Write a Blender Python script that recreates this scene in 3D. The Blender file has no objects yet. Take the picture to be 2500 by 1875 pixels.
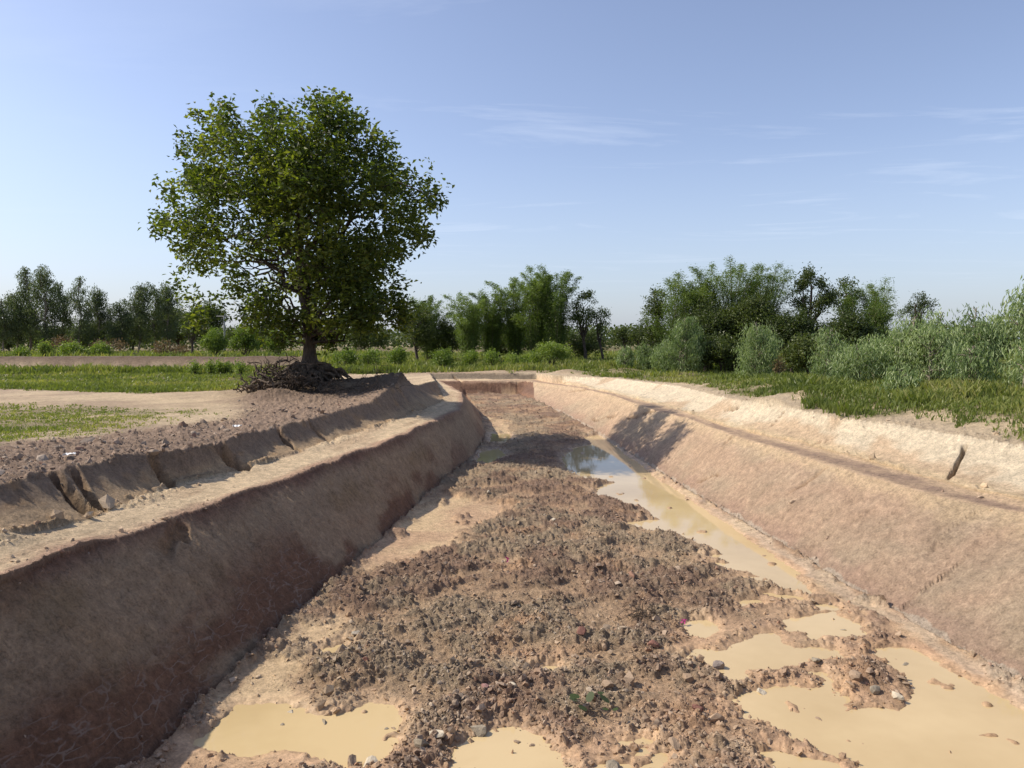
import bpy, math, random
import numpy as np
from mathutils import Vector

# ------------------------------------------------------------------ camera, world, sun, exposure
sc = bpy.context.scene
COL = sc.collection
F, CX, CY, HOR = 1593.0, 1106.0, 829.5, 732.0      # measured on the photograph at 2212 x 1659
EYE = 1.7
PIT = math.atan((CY - HOR) / F)
cd = bpy.data.cameras.new('camera'); cam = bpy.data.objects.new('camera', cd); COL.objects.link(cam)
cam.location = (0, 0, EYE); cam.rotation_euler = (math.pi / 2 - PIT, 0, 0)
cd.sensor_width = 36; cd.lens = F / 2212 * 36; cd.clip_start = 0.05; cd.clip_end = 8000
sc.camera = cam
SUN_EL, SUN_AZ = math.radians(44), math.radians(-83)
w = bpy.data.worlds.new('World'); sc.world = w; w.use_nodes = True
wn, wl = w.node_tree.nodes, w.node_tree.links
wn.clear()
wo = wn.new('ShaderNodeOutputWorld'); bg = wn.new('ShaderNodeBackground')
sky = wn.new('ShaderNodeTexSky'); sky.sky_type = 'NISHITA'; sky.sun_disc = False
sky.sun_elevation = SUN_EL; sky.sun_rotation = SUN_AZ
sky.air_density = 1.0; sky.dust_density = 1.1; sky.ozone_density = 3.0
bg.inputs['Strength'].default_value = 0.138
# thin high cirrus wisps
tc = wn.new('ShaderNodeTexCoord'); sep = wn.new('ShaderNodeSeparateXYZ'); wl.new(tc.outputs['Generated'], sep.inputs[0])
mx = wn.new('ShaderNodeMath'); mx.operation = 'MAXIMUM'; mx.inputs[1].default_value = 0.04; wl.new(sep.outputs['Z'], mx.inputs[0])
def wdiv(s):
    d = wn.new('ShaderNodeMath'); d.operation = 'DIVIDE'; wl.new(s, d.inputs[0]); wl.new(mx.outputs[0], d.inputs[1]); return d.outputs[0]
cb = wn.new('ShaderNodeCombineXYZ'); wl.new(wdiv(sep.outputs['X']), cb.inputs[0]); wl.new(wdiv(sep.outputs['Y']), cb.inputs[1])
mp = wn.new('ShaderNodeMapping'); mp.inputs['Rotation'].default_value = (0, 0, 0.25); mp.inputs['Scale'].default_value = (0.5, 1.3, 1); mp.inputs['Location'].default_value = (3.1, 0.7, 0)
wl.new(cb.outputs[0], mp.inputs[0])
n1 = wn.new('ShaderNodeTexNoise'); n1.inputs['Scale'].default_value = 0.9; n1.inputs['Detail'].default_value = 7; n1.inputs['Roughness'].default_value = 0.62; n1.inputs['Distortion'].default_value = 0.7
wl.new(mp.outputs[0], n1.inputs['Vector'])
r1 = wn.new('ShaderNodeValToRGB'); r1.color_ramp.elements[0].position = 0.54; r1.color_ramp.elements[1].position = 0.80
wl.new(n1.outputs['Fac'], r1.inputs[0])
mm = wn.new('ShaderNodeMath'); mm.operation = 'MULTIPLY'; mm.inputs[1].default_value = 0.40
fz_ = wn.new('ShaderNodeMapRange'); fz_.inputs['From Min'].default_value = .03; fz_.inputs['From Max'].default_value = .16; wl.new(sep.outputs['Z'], fz_.inputs['Value'])
m2 = wn.new('ShaderNodeMath'); m2.operation = 'MULTIPLY'; wl.new(r1.outputs[0], m2.inputs[0]); fx_ = wn.new('ShaderNodeMapRange'); fx_.inputs['From Min'].default_value = -.30; fx_.inputs['From Max'].default_value = .0; fx_.inputs['To Min'].default_value = .15; wl.new(sep.outputs['X'], fx_.inputs['Value'])
m3 = wn.new('ShaderNodeMath'); m3.operation = 'MULTIPLY'; wl.new(fz_.outputs[0], m3.inputs[0]); wl.new(fx_.outputs[0], m3.inputs[1]); wl.new(m3.outputs[0], m2.inputs[1]); wl.new(m2.outputs[0], mm.inputs[0])
tint = wn.new('ShaderNodeMix'); tint.data_type = 'RGBA'; tint.blend_type = 'MULTIPLY'; tint.inputs['Factor'].default_value = 1; tint.inputs['B'].default_value = (1.03, .98, 1.06, 1)
mixc = wn.new('ShaderNodeMix'); mixc.data_type = 'RGBA'
hs = wn.new('ShaderNodeHueSaturation'); hs.inputs['Saturation'].default_value = 0.84
wl.new(sky.outputs[0], tint.inputs['A']); wl.new(tint.outputs['Result'], hs.inputs['Color'])
wl.new(mm.outputs[0], mixc.inputs['Factor']); wl.new(hs.outputs[0], mixc.inputs['A']); mixc.inputs['B'].default_value = (6.6, 7.0, 7.8, 1)
hzr = wn.new('ShaderNodeMapRange'); hzr.inputs['From Min'].default_value = .0; hzr.inputs['From Max'].default_value = .24; hzr.inputs['To Min'].default_value = .5; hzr.inputs['To Max'].default_value = 0; wl.new(sep.outputs['Z'], hzr.inputs['Value'])
mh = wn.new('ShaderNodeMix'); mh.data_type = 'RGBA'; wl.new(hzr.outputs[0], mh.inputs['Factor']); wl.new(mixc.outputs['Result'], mh.inputs['A']); mh.inputs['B'].default_value = (3.3, 3.9, 4.9, 1)
wl.new(mh.outputs['Result'], bg.inputs[0]); wl.new(bg.outputs[0], wo.inputs[0])
sd = bpy.data.lights.new('sun', 'SUN'); so = bpy.data.objects.new('sun', sd); COL.objects.link(so)
sd.energy = 4.6; sd.angle = math.radians(0.53); sd.color = (1.0, 0.905, 0.77)
sv = Vector((math.sin(SUN_AZ) * math.cos(SUN_EL), math.cos(SUN_AZ) * math.cos(SUN_EL), math.sin(SUN_EL)))
so.rotation_euler = sv.to_track_quat('Z', 'Y').to_euler()
vs = sc.view_settings; vs.view_transform = 'Standard'; vs.look = 'None'; vs.exposure = 0.26; vs.gamma = 1.0; vs.use_curve_mapping = False

# ------------------------------------------------------------------ measuring: pixel + height below the eye -> point
def P(px, py, h):
    a = (px - CX) / F; b = (CY - py) / F
    dy = math.cos(PIT) + b * math.sin(PIT); dz = -math.sin(PIT) + b * math.cos(PIT)
    t = h / (-dz)
    return (a * t, dy * t, EYE - h)
def PD(px, py, D):
    """point seen at a pixel, D metres ahead"""
    a = (px - CX) / F; b = (CY - py) / F
    dy = math.cos(PIT) + b * math.sin(PIT); dz = -math.sin(PIT) + b * math.cos(PIT)
    t = D / dy
    return (a * t, D, EYE + dz * t)

# ------------------------------------------------------------------ numpy noise
def h2(ix, iy, s):
    a = (ix.astype(np.int64) * 374761393 + iy.astype(np.int64) * 668265263 + s * 974634777) & 0x7fffffff
    a = ((a ^ (a >> 13)) * 1274126177) & 0x7fffffff
    a = ((a ^ (a >> 16)) * 73244475) & 0x7fffffff
    return ((a ^ (a >> 15)) & 0xffffff) / float(0x1000000)
def vn(x, y, s=0):
    ix = np.floor(x); iy = np.floor(y); fx = x - ix; fy = y - iy
    ux = fx * fx * (3 - 2 * fx); uy = fy * fy * (3 - 2 * fy)
    a = h2(ix, iy, s); b = h2(ix + 1, iy, s); c = h2(ix, iy + 1, s); d = h2(ix + 1, iy + 1, s)
    return (a + (b - a) * ux) * (1 - uy) + (c + (d - c) * ux) * uy
def fbm(x, y, s=0, o=4, g=0.5):
    v = 0; a = 1; t = 0
    for k in range(o):
        v = v + a * vn(x * 2 ** k + 17.3 * k, y * 2 ** k + 9.1 * k, s + k); t += a; a *= g
    return v / t * 2 - 1
def domes(x, y, cell, dens, s):
    gx = x / cell; gy = y / cell; ix = np.floor(gx); iy = np.floor(gy)
    out = np.zeros_like(x)
    for dx in (-1, 0, 1):
        for dy in (-1, 0, 1):
            jx = ix + dx; jy = iy + dy
            cx = jx + h2(jx, jy, s); cy = jy + h2(jx, jy, s + 1)
            rr = 0.22 + 0.42 * h2(jx, jy, s + 2) ** 1.5
            el = 0.75 + 0.5 * h2(jx, jy, s + 4)
            d2 = ((gx - cx) * el) ** 2 + ((gy - cy) / el) ** 2
            hh = np.sqrt(np.clip(1 - d2 / rr ** 2, 0, 1)) * rr
            out = np.maximum(out, np.where(h2(jx, jy, s + 3) < dens, hh, 0))
    return out * cell
def sm(a, b, x):
    t = np.clip((x - a) / (b - a), 0, 1); return t * t * (3 - 2 * t)
def segd(x, y, ax, ay, bx, by):
    vx, vy = bx - ax, by - ay; L = vx * vx + vy * vy + 1e-12
    t = np.clip(((x - ax) * vx + (y - ay) * vy) / L, 0, 1)
    return np.hypot(x - ax - t * vx, y - ay - t * vy), t
def inpoly(x, y, P_):
    c = np.zeros(x.shape, bool); n = len(P_)
    for i in range(n):
        ax, ay = P_[i][:2]; bx, by = P_[(i + 1) % n][:2]
        if ay == by: continue
        m = ((ay > y) != (by > y)) & (x < (bx - ax) * (y - ay) / (by - ay) + ax); c ^= m
    return c
def sdpoly(x, y, P_):
    """signed distance, positive inside"""
    d = np.full(x.shape, 1e9); n = len(P_)
    for i in range(n):
        a = P_[i]; b = P_[(i + 1) % n]
        dd, _ = segd(x, y, a[0], a[1], b[0], b[1]); d = np.minimum(d, dd)
    return np.where(inpoly(x, y, P_), d, -d)

# ------------------------------------------------------------------ the four edges of the pit, as closed rings
HF = 3.7
def LH(pts): return [P(*p) for p in pts]
# left side, near to far
topL = LH([(0,1048,1.62),(109,1022,1.64),(179,1003,1.66),(282,983,1.70),(400,971,1.74),(474,954,1.78),(544,936,1.82),(598,923,1.84),(662,909,1.84),(746,884,1.82),(802,867,1.75),(840,842,1.52),(872,822,1.45),(896,833,1.72),(940,822,1.75)])
toeL = LH([(0,1165,2.04),(64,1150,2.06),(182,1124,2.1),(230,1106,2.12),(368,1052,2.2),(525,1016,2.26),(634,981,2.29),(746,943,2.3),(830,917,2.3),(914,887,2.3),(961,865,2.32)])
edgL = LH([(0,1256,2.12),(64,1230,2.14),(134,1195,2.16),(243,1163,2.19),(333,1138,2.23),(400,1109,2.26),(512,1074,2.31),(618,1035,2.35),(708,1003,2.37),(749,985,2.37),(840,955,2.37),(908,923,2.38),(973,898,2.38),(994,885,2.39),(1001,867,2.40),(998,847,2.42)])
floL = LH([(308,1659,HF),(336,1631,HF),(420,1540,HF),(504,1462,HF),(560,1408,HF),(640,1335,HF),(700,1283,HF),(761,1226,HF),(815,1177,HF),(883,1110,HF),(930,1066,HF),(981,1026,HF),(1019,993,HF),(1042,957,HF),(1049,935,3.66),(1034,887,3.4)])
# far end
topE = LH([(928,806,2.05),(1157,807,2.05)])
toeE = LH([(941,820,2.39),(1170,820,2.39)])
edgE = LH([(950,823,2.40),(1135,823,2.40)])
floE = LH([(1006,854,3.19),(1115,853,3.19)])
# right side, far to near
topR = LH([(1194,811,2.0),(1328,817,1.95),(1415,828,1.9),(1467,834,1.88),(1523,848,1.85),(1593,865,1.8),(1677,876,1.75),(1803,901,1.75),(1934,917,1.75),(2010,931,1.75),(2112,948,1.75),(2212,963,1.75)])
toeR = LH([(1215,829,2.42),(1272,839,2.4),(1327,849,2.4),(1439,879,2.4),(1551,915,2.38),(1663,943,2.36),(1782,969,2.36),(1884,998,2.36),(1960,1019,2.36),(2036,1037,2.36),(2137,1067,2.36),(2212,1085,2.36)])
edgR = LH([(1216,833,2.45),(1278,844,2.45),(1327,856,2.43),(1415,887,2.42),(1484,903,2.42),(1565,935,2.42),(1681,971,2.42),(1792,1005,2.42),(1934,1047,2.42),(2036,1075,2.42),(2212,1109,2.42)])
floR = LH([(1216,892,3.45),(1272,923,3.64),(1329,962,HF),(1384,995,HF),(1416,1019,HF),(1475,1054,HF),(1560,1105,HF),(1681,1176,HF),(1732,1204,HF),(1808,1256,HF),(1896,1305,HF),(1946,1334,HF),(2080,1410,HF),(2212,1490,HF)])
z = lambda h: EYE - h
def ring(L, E, R, nearL, nearR, zz):
    return [(x, y, zz) for x, y in nearR[::-1] + nearL] and ([(x, y, zz) for x, y in nearL] + L + E + R + [(x, y, zz) for x, y in nearR])
R0 = ring(topL, topE, topR, [(-3.4, 0.9), (-7.2, 1.6), (-7.9, 5.0)], [(8.3, 6.5), (8.0, 1.8), (3.4, 0.9)], z(1.65))
R1 = ring(toeL, toeE, toeR, [(-3.0, 1.6), (-6.2, 2.4), (-6.2, 5.0)], [(7.5, 6.0), (7.2, 2.4), (3.2, 1.6)], z(2.2))
R2 = ring(edgL, edgE, edgR, [(-2.6, 2.6), (-4.9, 3.2), (-5.0, 4.6)], [(6.6, 6.0), (6.2, 3.4), (3.0, 2.6)], z(2.3))
R3 = ring(floL, floE, floR, [(-2.2, 4.1), (-3.7, 4.3)], [(5.4, 5.4), (5.0, 4.4), (2.8, 4.1)], z(HF))
if 0:
    for nm, L in (('top', R0), ('toe', R1), ('edge', R2), ('floor', R3)):
        print(nm, [(round(a, 1), round(b, 1), round(c, 2)) for a, b, c in L])
def ringd(x, y, R):
    best = np.full(x.shape, 1e9); bz = np.zeros(x.shape); bs = np.zeros(x.shape); s = 0.0
    n = len(R)
    for i in range(n):
        a = R[i]; b = R[(i + 1) % n]; L = math.hypot(b[0] - a[0], b[1] - a[1])
        d, t = segd(x, y, a[0], a[1], b[0], b[1])
        m = d < best
        best = np.where(m, d, best); bz = np.where(m, a[2] + (b[2] - a[2]) * t, bz); bs = np.where(m, s + t * L, bs); s += L
    return best, bz, bs
def WP(pts, h): return [P(a, b, h)[:2] for a, b in pts]
# standing water on the pit floor
PUD = [WP(p, HF) for p in [
 [(442,1600),(514,1528),(576,1523),(610,1521),(646,1535),(682,1547),(749,1540),(797,1521),(826,1528),(860,1545),(874,1581),(850,1617),(790,1650),(730,1646),(670,1617),(586,1610),(550,1624),(521,1619),(466,1607)],
 [(975,1700),(988,1615),(1019,1591),(1053,1581),(1101,1564),(1125,1567),(1173,1588),(1197,1617),(1226,1659),(1235,1700)],
 [(1300,1659),(1330,1640),(1391,1618),(1396,1626),(1350,1662)], [(1370,1668),(1395,1645),(1430,1629),(1434,1640),(1400,1668)],
 [(1576,1513),(1615,1485),(1691,1483),(1764,1479),(1781,1463),(1747,1452),(1786,1455),(1805,1471),(1811,1491),(1841,1513),(1830,1532),(1887,1524),(1946,1535),(1975,1505),(1950,1455),(1885,1415),(1880,1395),(1965,1405),(2060,1450),(2150,1500),(2230,1560),(2300,1700),(1853,1665),(1851,1645),(1803,1628),(1775,1614),(1719,1592),(1713,1575),(1663,1558),(1624,1544)],
 [(1640,1625),(1700,1630),(1803,1653),(1850,1690),(1700,1670)],
 [(1467,1418),(1509,1404),(1565,1404),(1624,1379),(1641,1368),(1674,1365),(1685,1390),(1719,1399),(1803,1404),(1817,1418),(1747,1418),(1677,1435),(1615,1446),(1621,1463),(1573,1469),(1565,1452),(1551,1435),(1523,1432),(1484,1429)],
 [(1697,1340),(1747,1331),(1803,1320),(1814,1331),(1859,1345),(1872,1365),(1853,1379),(1817,1376),(1761,1379),(1736,1362),(1702,1362)],
 [(1481,1351),(1501,1337),(1529,1337),(1543,1357),(1523,1373),(1495,1371)],
 [(1259,945),(1293,938),(1322,955),(1345,980),(1381,1002),(1408,1028),(1470,1068),(1550,1122),(1640,1180),(1715,1235),(1745,1285),(1690,1275),(1650,1243),(1600,1225),(1530,1200),(1560,1195),(1500,1165),(1450,1150),(1360,1140),(1350,1128),(1416,1120),(1401,1103),(1365,1089),(1329,1079),(1288,1072),(1286,1053),(1324,1041),(1281,1036),(1225,1020),(1216,981),(1240,967),(1279,957)],
 [(1029,998),(1038,974),(1077,968),(1092,981),(1053,1002)], [(1060,953),(1063,936),(1102,937),(1104,953)],
 [(800,1165),(860,1150),(880,1165),(820,1180)]]]
PUD = PUD[:-1] + [WP(p, HF) for p in [[(1530,1213),(1640,1218),(1655,1231),(1560,1229)], [(1600,1248),(1695,1252),(1706,1266),(1640,1264)], [(1640,1280),(1735,1286),(1745,1300),(1680,1298)], [(1755,1300),(1800,1305),(1812,1316),(1770,1316)], [(1590,1300),(1640,1296),(1650,1306),(1600,1310)], [(1340,1600),(1390,1590),(1400,1598),(1350,1610)], [(700,1402),(745,1385),(755,1395),(712,1415)], [(1150,1442),(1200,1436),(1205,1444),(1160,1450)]]]
SILT = [WP(p, HF) for p in [
 [(860,1125),(900,1085),(950,1066),(1000,1075),(1095,1092),(1110,1105),(1060,1130),(1015,1150),(1000,1185),(940,1200),(900,1215),(830,1235),(780,1250),(755,1240),(800,1190)],
 [(780,1335),(700,1325),(650,1335),(560,1420),(430,1545),(300,1690),(800,1690),(740,1650),(870,1600),(850,1540),(700,1520),(640,1470),(690,1400),(760,1370)],
 [(1045,905),(1090,915),(1120,950),(1060,968),(1045,940)],
 [(1240,925),(1330,950),(1420,1010),(1600,1120),(1760,1220),(2000,1350),(2212,1470),(2260,1560),(1960,1410),(1860,1340),(1740,1260),(1640,1200),(1540,1130),(1420,1050),(1330,985)],
 [(1460,1390),(1560,1330),(1720,1290),(1900,1380),(1850,1450),(1600,1480),(1500,1440)],
 [(1250,1560),(1400,1480),(1560,1500),(1640,1560),(1800,1640),(1500,1690),(1250,1690)],
 [(1120,1500),(1200,1480),(1240,1500),(1180,1530)],[(1010,1455),(1080,1420),(1110,1430),(1040,1470)]]]
SILTW = [1, .95, .95, 1, .55, .6, .5, .7]
# gullies worn into the banks: (from, to, half width, depth)
def G(a, ha, b, hb, wd, dp): return (P(a[0], a[1], ha)[:2], P(b[0], b[1], hb)[:2], wd, dp)
GUL = [G((108,1018),1.645,(200,1112),2.10,.15,.34), G((152,1008),1.655,(232,1106),2.12,.10,.18), G((330,978),1.71,(372,1052),2.2,.13,.28),
       G((470,955),1.78,(540,1014),2.26,.22,.42), G((594,922),1.84,(650,978),2.3,.11,.20), G((666,907),1.84,(712,955),2.3,.08,.09),
       G((395,1108),2.2,(350,1140),2.17,.12,.08),
       G((2087,966),1.91,(2047,1010),2.15,.06,.24), G((1790,905),1.75,(1735,960),2.36,.05,.06), G((1600,868),1.8,(1560,905),2.38,.07,.10), G((1700,880),1.75,(1660,935),2.36,.05,.05),
       G((1792,1005),2.42,(1690,1110),3.4,.06,.07), G((1420,887),2.42,(1340,935),3.5,.07,.10), G((1335,868),2.42,(1270,905),3.4,.05,.08), G((1590,940),2.42,(1555,975),2.8,.05,.07),
       G((1560,1000),2.9,(1500,1060),HF,.05,.05), G((1270,842),2.45,(1225,865),3.1,.06,.07), G((980,823),2.5,(1000,850),3.1,.1,.12)]
TREE_D = 25.0
TB = PD(668, 815, TREE_D)
PILE = P(592, 845, 1.55)
MB = P(870, 820, 1.4)
def field(x, y):
    """undisturbed ground around the pit"""
    r = np.hypot(x, y)
    zl = 0.06 - 0.017 * np.clip(y - 9, 0, 26) - 0.004 * np.clip(y - 50, 0, 30)
    zr = 0.05 + 0.42 * sm(0.8, 4.5, x - (7.2 - 0.155 * y)) * sm(34, 24, y) - 0.008 * np.clip(y - 12, 0, 45)
    k = sm(-1.5, 3.0, x)
    zz = zl * (1 - k) + zr * k
    zz = zz * sm(200, 90, r)
    return zz + 0.05 * fbm(x * 0.35, y * 0.35, 5, 3)
BUND_Y = 49.0
def lushmask(x, y):
    """grass cover 0..1 and its height in metres"""
    n = fbm(x * 0.5, y * 0.5, 31, 4); n2 = fbm(x * 2.0, y * 2.0, 32, 3)
    L1 = sdpoly(x + n * 1.2, y + n2 * .6, G_L1); L2 = sdpoly(x + n * 1.2, y + n2 * .5, G_L2)
    g1 = sm(-0.5, 0.9, L1); g2 = sm(-0.4, 1.2, L2) * sm(-0.65, 0.05, n2 + 0.5 * n)
    return g1, g2
G_L1 = [P(a, b, h)[:2] for a, b, h in [(-900,828,1.65),(0,822,1.65),(150,828,1.65),(330,834,1.65),(520,826,1.65),(580,812,1.7),(700,800,1.8),(640,783,2.0),(300,785,2.05),(0,787,2.1),(-900,790,2.1)]]
G_L2 = [P(a, b, 1.62)[:2] for a, b in [(-700,860),(0,850),(130,857),(270,865),(400,872),(420,885),(330,900),(260,915),(100,935),(-100,960),(-700,1000)]]
CL_L = [P(a, b, 1.62)[:2] for a, b in [(-500,1010),(0,955),(140,938),(300,918),(420,895),(500,870),(560,850),(640,845),(760,840),(880,825),(930,830),(900,900),(600,960),(0,1100),(-400,1300)]]
def C3(*c): return np.array(c, dtype=float)
def mixc3(a, b, t): return a + (b - a) * t[..., None]
def terrain(x, y, detail=True):
    n = x.shape[0]
    wx = x + 0.065 * fbm(x * 1.3, y * 1.3, 1, 5, .6); wy = y + 0.065 * fbm(x * 1.3, y * 1.3, 2, 5, .6)
    Z = np.zeros(n); C = np.zeros((n, 3)); clod = np.zeros(n); wet = np.zeros(n); crack = np.zeros(n); grass = np.zeros(n); gh = np.zeros(n)
    zone = np.zeros(n, int)
    near = (np.abs(x) < 14) & (y < 50) & (y > -1)
    in0 = np.zeros(n, bool); in0[near] = inpoly(wx[near], wy[near], R0)
    in1 = np.zeros(n, bool); in1[in0] = inpoly(wx[in0], wy[in0], R1)
    in2 = np.zeros(n, bool); in2[in1] = inpoly(wx[in1], wy[in1], R2)
    in3 = np.zeros(n, bool); in3[in2] = inpoly(wx[in2], wy[in2], R3)
    cn = fbm(x * .6, y * .6, 41, 4); cn2 = fbm(x * 3, y * 3, 42, 4); cn3 = fbm(x * 14, y * 14, 43, 3)
    # ---- outside
    m = ~in0; X, Y = x[m], y[m]
    fz = field(X, Y)
    d0 = np.full(X.shape, 99.0); z0 = np.zeros(X.shape); nb = (np.abs(X) < 22) & (Y < 58) & (Y > -6)
    d0[nb], z0[nb], _ = ringd(wx[m][nb], wy[m][nb], R0)
    k = np.exp(-d0 / 1.3); zz = z0 * k + fz * (1 - k)
    # bund at the far left and the ground behind it
    by = BUND_Y + 0.02 * X + 0.3 * fbm(X * .2, Y * 0, 7, 2)
    xm = sm(-12.0, -14.0, X)
    up = sm(by, by + .9, Y) * xm
    top = sm(by + 4.0, by + 2.6, Y)
    zz = zz + up * (0.52 + 0.34 * top) * sm(120, 70, Y) + 0.05 * up * fbm(X * 1.5, Y * 1.5, 8, 3)
    tm = np.exp(-(((X - TB[0]) / 2.6) ** 2 + ((Y - TREE_D) / 1.6) ** 2)) * 0.50
    tm += np.exp(-(((X - PILE[0]) / 1.0) ** 2 + ((Y - PILE[1]) / .8) ** 2)) * 0.32
    tm += np.exp(-(((X - MB[0] + .5) / 1.1) ** 2 + ((Y - MB[1]) / 1.0) ** 2)) * 0.20
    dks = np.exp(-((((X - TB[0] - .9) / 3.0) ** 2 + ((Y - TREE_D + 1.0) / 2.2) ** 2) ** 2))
    zz = zz + tm
    # spoil humps beyond the end and on the right bank
    for (px, py, h, rx, ry, hh) in ((1090,803,2.0,2.2,.9,.16),(935,802,2.05,1.4,.6,.12),(1225,808,2.0,.9,.7,.2),(1345,803,1.9,1.3,.7,.22),(1480,805,1.7,.8,.6,.16),(1690,845,1.4,1.6,.9,.18),(2090,850,1.35,1.0,.8,.25),(500,806,1.68,.5,.4,.2),(-900,960,1.6,3,2,.1)):
        q = P(px, py, h); zz = zz + hh * np.exp(-(((X - q[0]) / rx) ** 2 + ((Y - q[1]) / ry) ** 2))
    left = sm(1.0, -3.0, X) * (Y < 48)
    cl = np.zeros(X.shape); near2 = (np.hypot(X, Y) < 40) & (X < 2)
    cl[near2] = sm(-0.5, 0.7, sdpoly(X[near2] + .8 * cn[m][near2], Y[near2] + .6 * cn2[m][near2], CL_L))
    rimR = sm(0.7, 0.15, d0 + 0.25 * cn2[m]) * sm(-2, 1, X)
    rimE = sm(3.2, 0.5, d0) * sm(38, 42, Y)
    g1 = np.zeros(X.shape); g2 = np.zeros(X.shape); gl = (X < 1) & (Y < 70) & (Y > 0)
    g1[gl], g2[gl] = lushmask(X[gl], Y[gl])
    g1 *= 1 - sm(0, .2, up)
    gr = sm(-1.0, 1.2, X + 0.05 * (Y - 40)) * sm(0.12, 0.55, d0 + .30 * cn2[m] + .2 * cn[m])
    gr *= 1 - 0.85 * sm(.12, .42, -cn[m] + .25 * cn2[m]) * (.35 + .65 * sm(1.5, .6, d0)) * sm(5.5, 3, d0)
    far = sm(50.5, 53, Y)
    far = np.maximum(far, sm(43.0, 45, Y) * sm(-15, -11, X))
    gs = np.maximum(np.maximum(g1, gr), far * .8); gs = np.maximum(gs, 0.6 * g2)
    gs *= 1 - cl; gs *= 1 - rimE * .9
    c = mixc3(C3(.54, .44, .31), C3(.38, .295, .215), sm(-.5, .5, cn[m] + .4 * cn2[m]))
    c = mixc3(c, C3(.275, .205, .16), np.maximum(cl, rimE * .5))
    c = mixc3(c, C3(.42, .35, .26), rimR)
    c = mixc3(c, C3(.125, .088, .066), up * (1 - far) * (0.8 + .2 * top))
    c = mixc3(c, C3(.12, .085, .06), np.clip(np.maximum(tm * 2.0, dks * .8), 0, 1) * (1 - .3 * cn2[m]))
    c = mixc3(c, C3(.13, .125, .055), gs * .85)
    Dn = (0.05 * cl + 0.02 * rimR + .02 * rimE)
    zz = zz + cl * (0.05 * fbm(X * 1.7, Y * 1.7, 12, 3))
    # tyre scrapes on the bare sand
    zz = zz + .012 * vn(X * .4 + Y * 3.2, Y * .2, 77) * (1 - gs) * (1 - cl)
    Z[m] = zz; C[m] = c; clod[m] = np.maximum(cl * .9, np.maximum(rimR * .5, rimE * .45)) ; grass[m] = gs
    gh[m] = np.where(X > -1.0, .13 + .20 * sm(-.1, .5, cn[m]), np.where(g1 > .3, .15, .05)); gh[m] = np.where(Y > 44, .34, gh[m]); clod[m] = np.maximum(clod[m], .5 * np.clip(tm * 2, 0, 1) * (gs < .5))
    zone[m] = 0
    # ---- inside
    def band(m, Ra, Rb):
        X, Y = wx[m], wy[m]
        da, za, sa = ringd(X, Y, Ra); db, zb, sb = ringd(X, Y, Rb)
        t = da / (da + db + 1e-9); return X, Y, da, db, za, zb, sa, t
    m = in0 & ~in1
    X, Y, da, db, za, zb, s, t = band(m, R0, R1)
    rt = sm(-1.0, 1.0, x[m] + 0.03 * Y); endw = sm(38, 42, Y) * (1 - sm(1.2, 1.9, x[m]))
    tt = .45 * t + .55 * (1 - (1 - t) ** 2.2)
    zz = za + (zb - za) * tt
    st = fbm(s * 3.0 + t * .8, t * 1.2, 51, 4); pk = sm(.0, .6, fbm(s * 1.3, t * 2.0, 52, 3))
    zz = zz + (.03 * st + 0.05 * fbm(s * .7, t, 53, 2)) * np.sin(np.pi * np.clip(t, 0, 1)) ** .6
    zz = zz + 0.07 * sm(.72, 1.0, t) * sm(-.2, .5, fbm(s * 1.1, t * 2, 54, 3))        # slumped soil at the foot
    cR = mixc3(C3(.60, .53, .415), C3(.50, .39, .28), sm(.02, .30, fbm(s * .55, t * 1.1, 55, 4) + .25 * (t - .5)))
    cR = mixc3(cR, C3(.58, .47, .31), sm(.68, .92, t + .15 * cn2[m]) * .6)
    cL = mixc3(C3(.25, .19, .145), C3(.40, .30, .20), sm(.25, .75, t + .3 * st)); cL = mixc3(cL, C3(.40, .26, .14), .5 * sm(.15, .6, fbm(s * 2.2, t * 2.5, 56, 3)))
    c = mixc3(cL, cR, rt); c = mixc3(c, C3(.20, .165, .125), endw)  # upper end wall: its shade is put into this darker earth colour
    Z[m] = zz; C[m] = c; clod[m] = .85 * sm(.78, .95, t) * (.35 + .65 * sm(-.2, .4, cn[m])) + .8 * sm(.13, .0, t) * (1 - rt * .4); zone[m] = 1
    m = in1 & ~in2
    X, Y, da, db, za, zb, s, t = band(m, R1, R2)
    rt = sm(-1.0, 1.0, x[m] + 0.03 * Y); fr = sm(39, 42, Y) * (1 - rt)
    zz = za + (zb - za) * t
    zz = zz + .018 * fbm(X * 1.6, Y * 1.6, 61, 3) + .05 * sm(.3, .02, db) * sm(-.3, .5, fbm(s * .9, s * 0, 62, 3)) * (1 - rt)
    zz = zz + .05 * sm(.35, .0, da) * sm(-.1, .5, fbm(s * 1.2, s * 0, 63, 3))
    wave = fbm(s * .5, t * 3.5, 64, 4)
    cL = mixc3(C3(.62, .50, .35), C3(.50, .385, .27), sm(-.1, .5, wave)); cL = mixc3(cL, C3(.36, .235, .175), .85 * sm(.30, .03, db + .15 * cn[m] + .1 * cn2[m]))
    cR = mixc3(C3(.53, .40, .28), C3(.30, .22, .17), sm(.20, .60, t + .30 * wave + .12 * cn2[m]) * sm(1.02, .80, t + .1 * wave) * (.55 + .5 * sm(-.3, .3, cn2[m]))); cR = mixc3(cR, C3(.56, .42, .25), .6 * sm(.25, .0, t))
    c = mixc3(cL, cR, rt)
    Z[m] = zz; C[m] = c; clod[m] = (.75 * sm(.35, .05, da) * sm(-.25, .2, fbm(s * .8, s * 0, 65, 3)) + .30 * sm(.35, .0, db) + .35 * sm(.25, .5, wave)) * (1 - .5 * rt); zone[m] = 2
    m = in2 & ~in3
    X, Y, da, db, za, zb, s, t = band(m, R2, R3)
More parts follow.
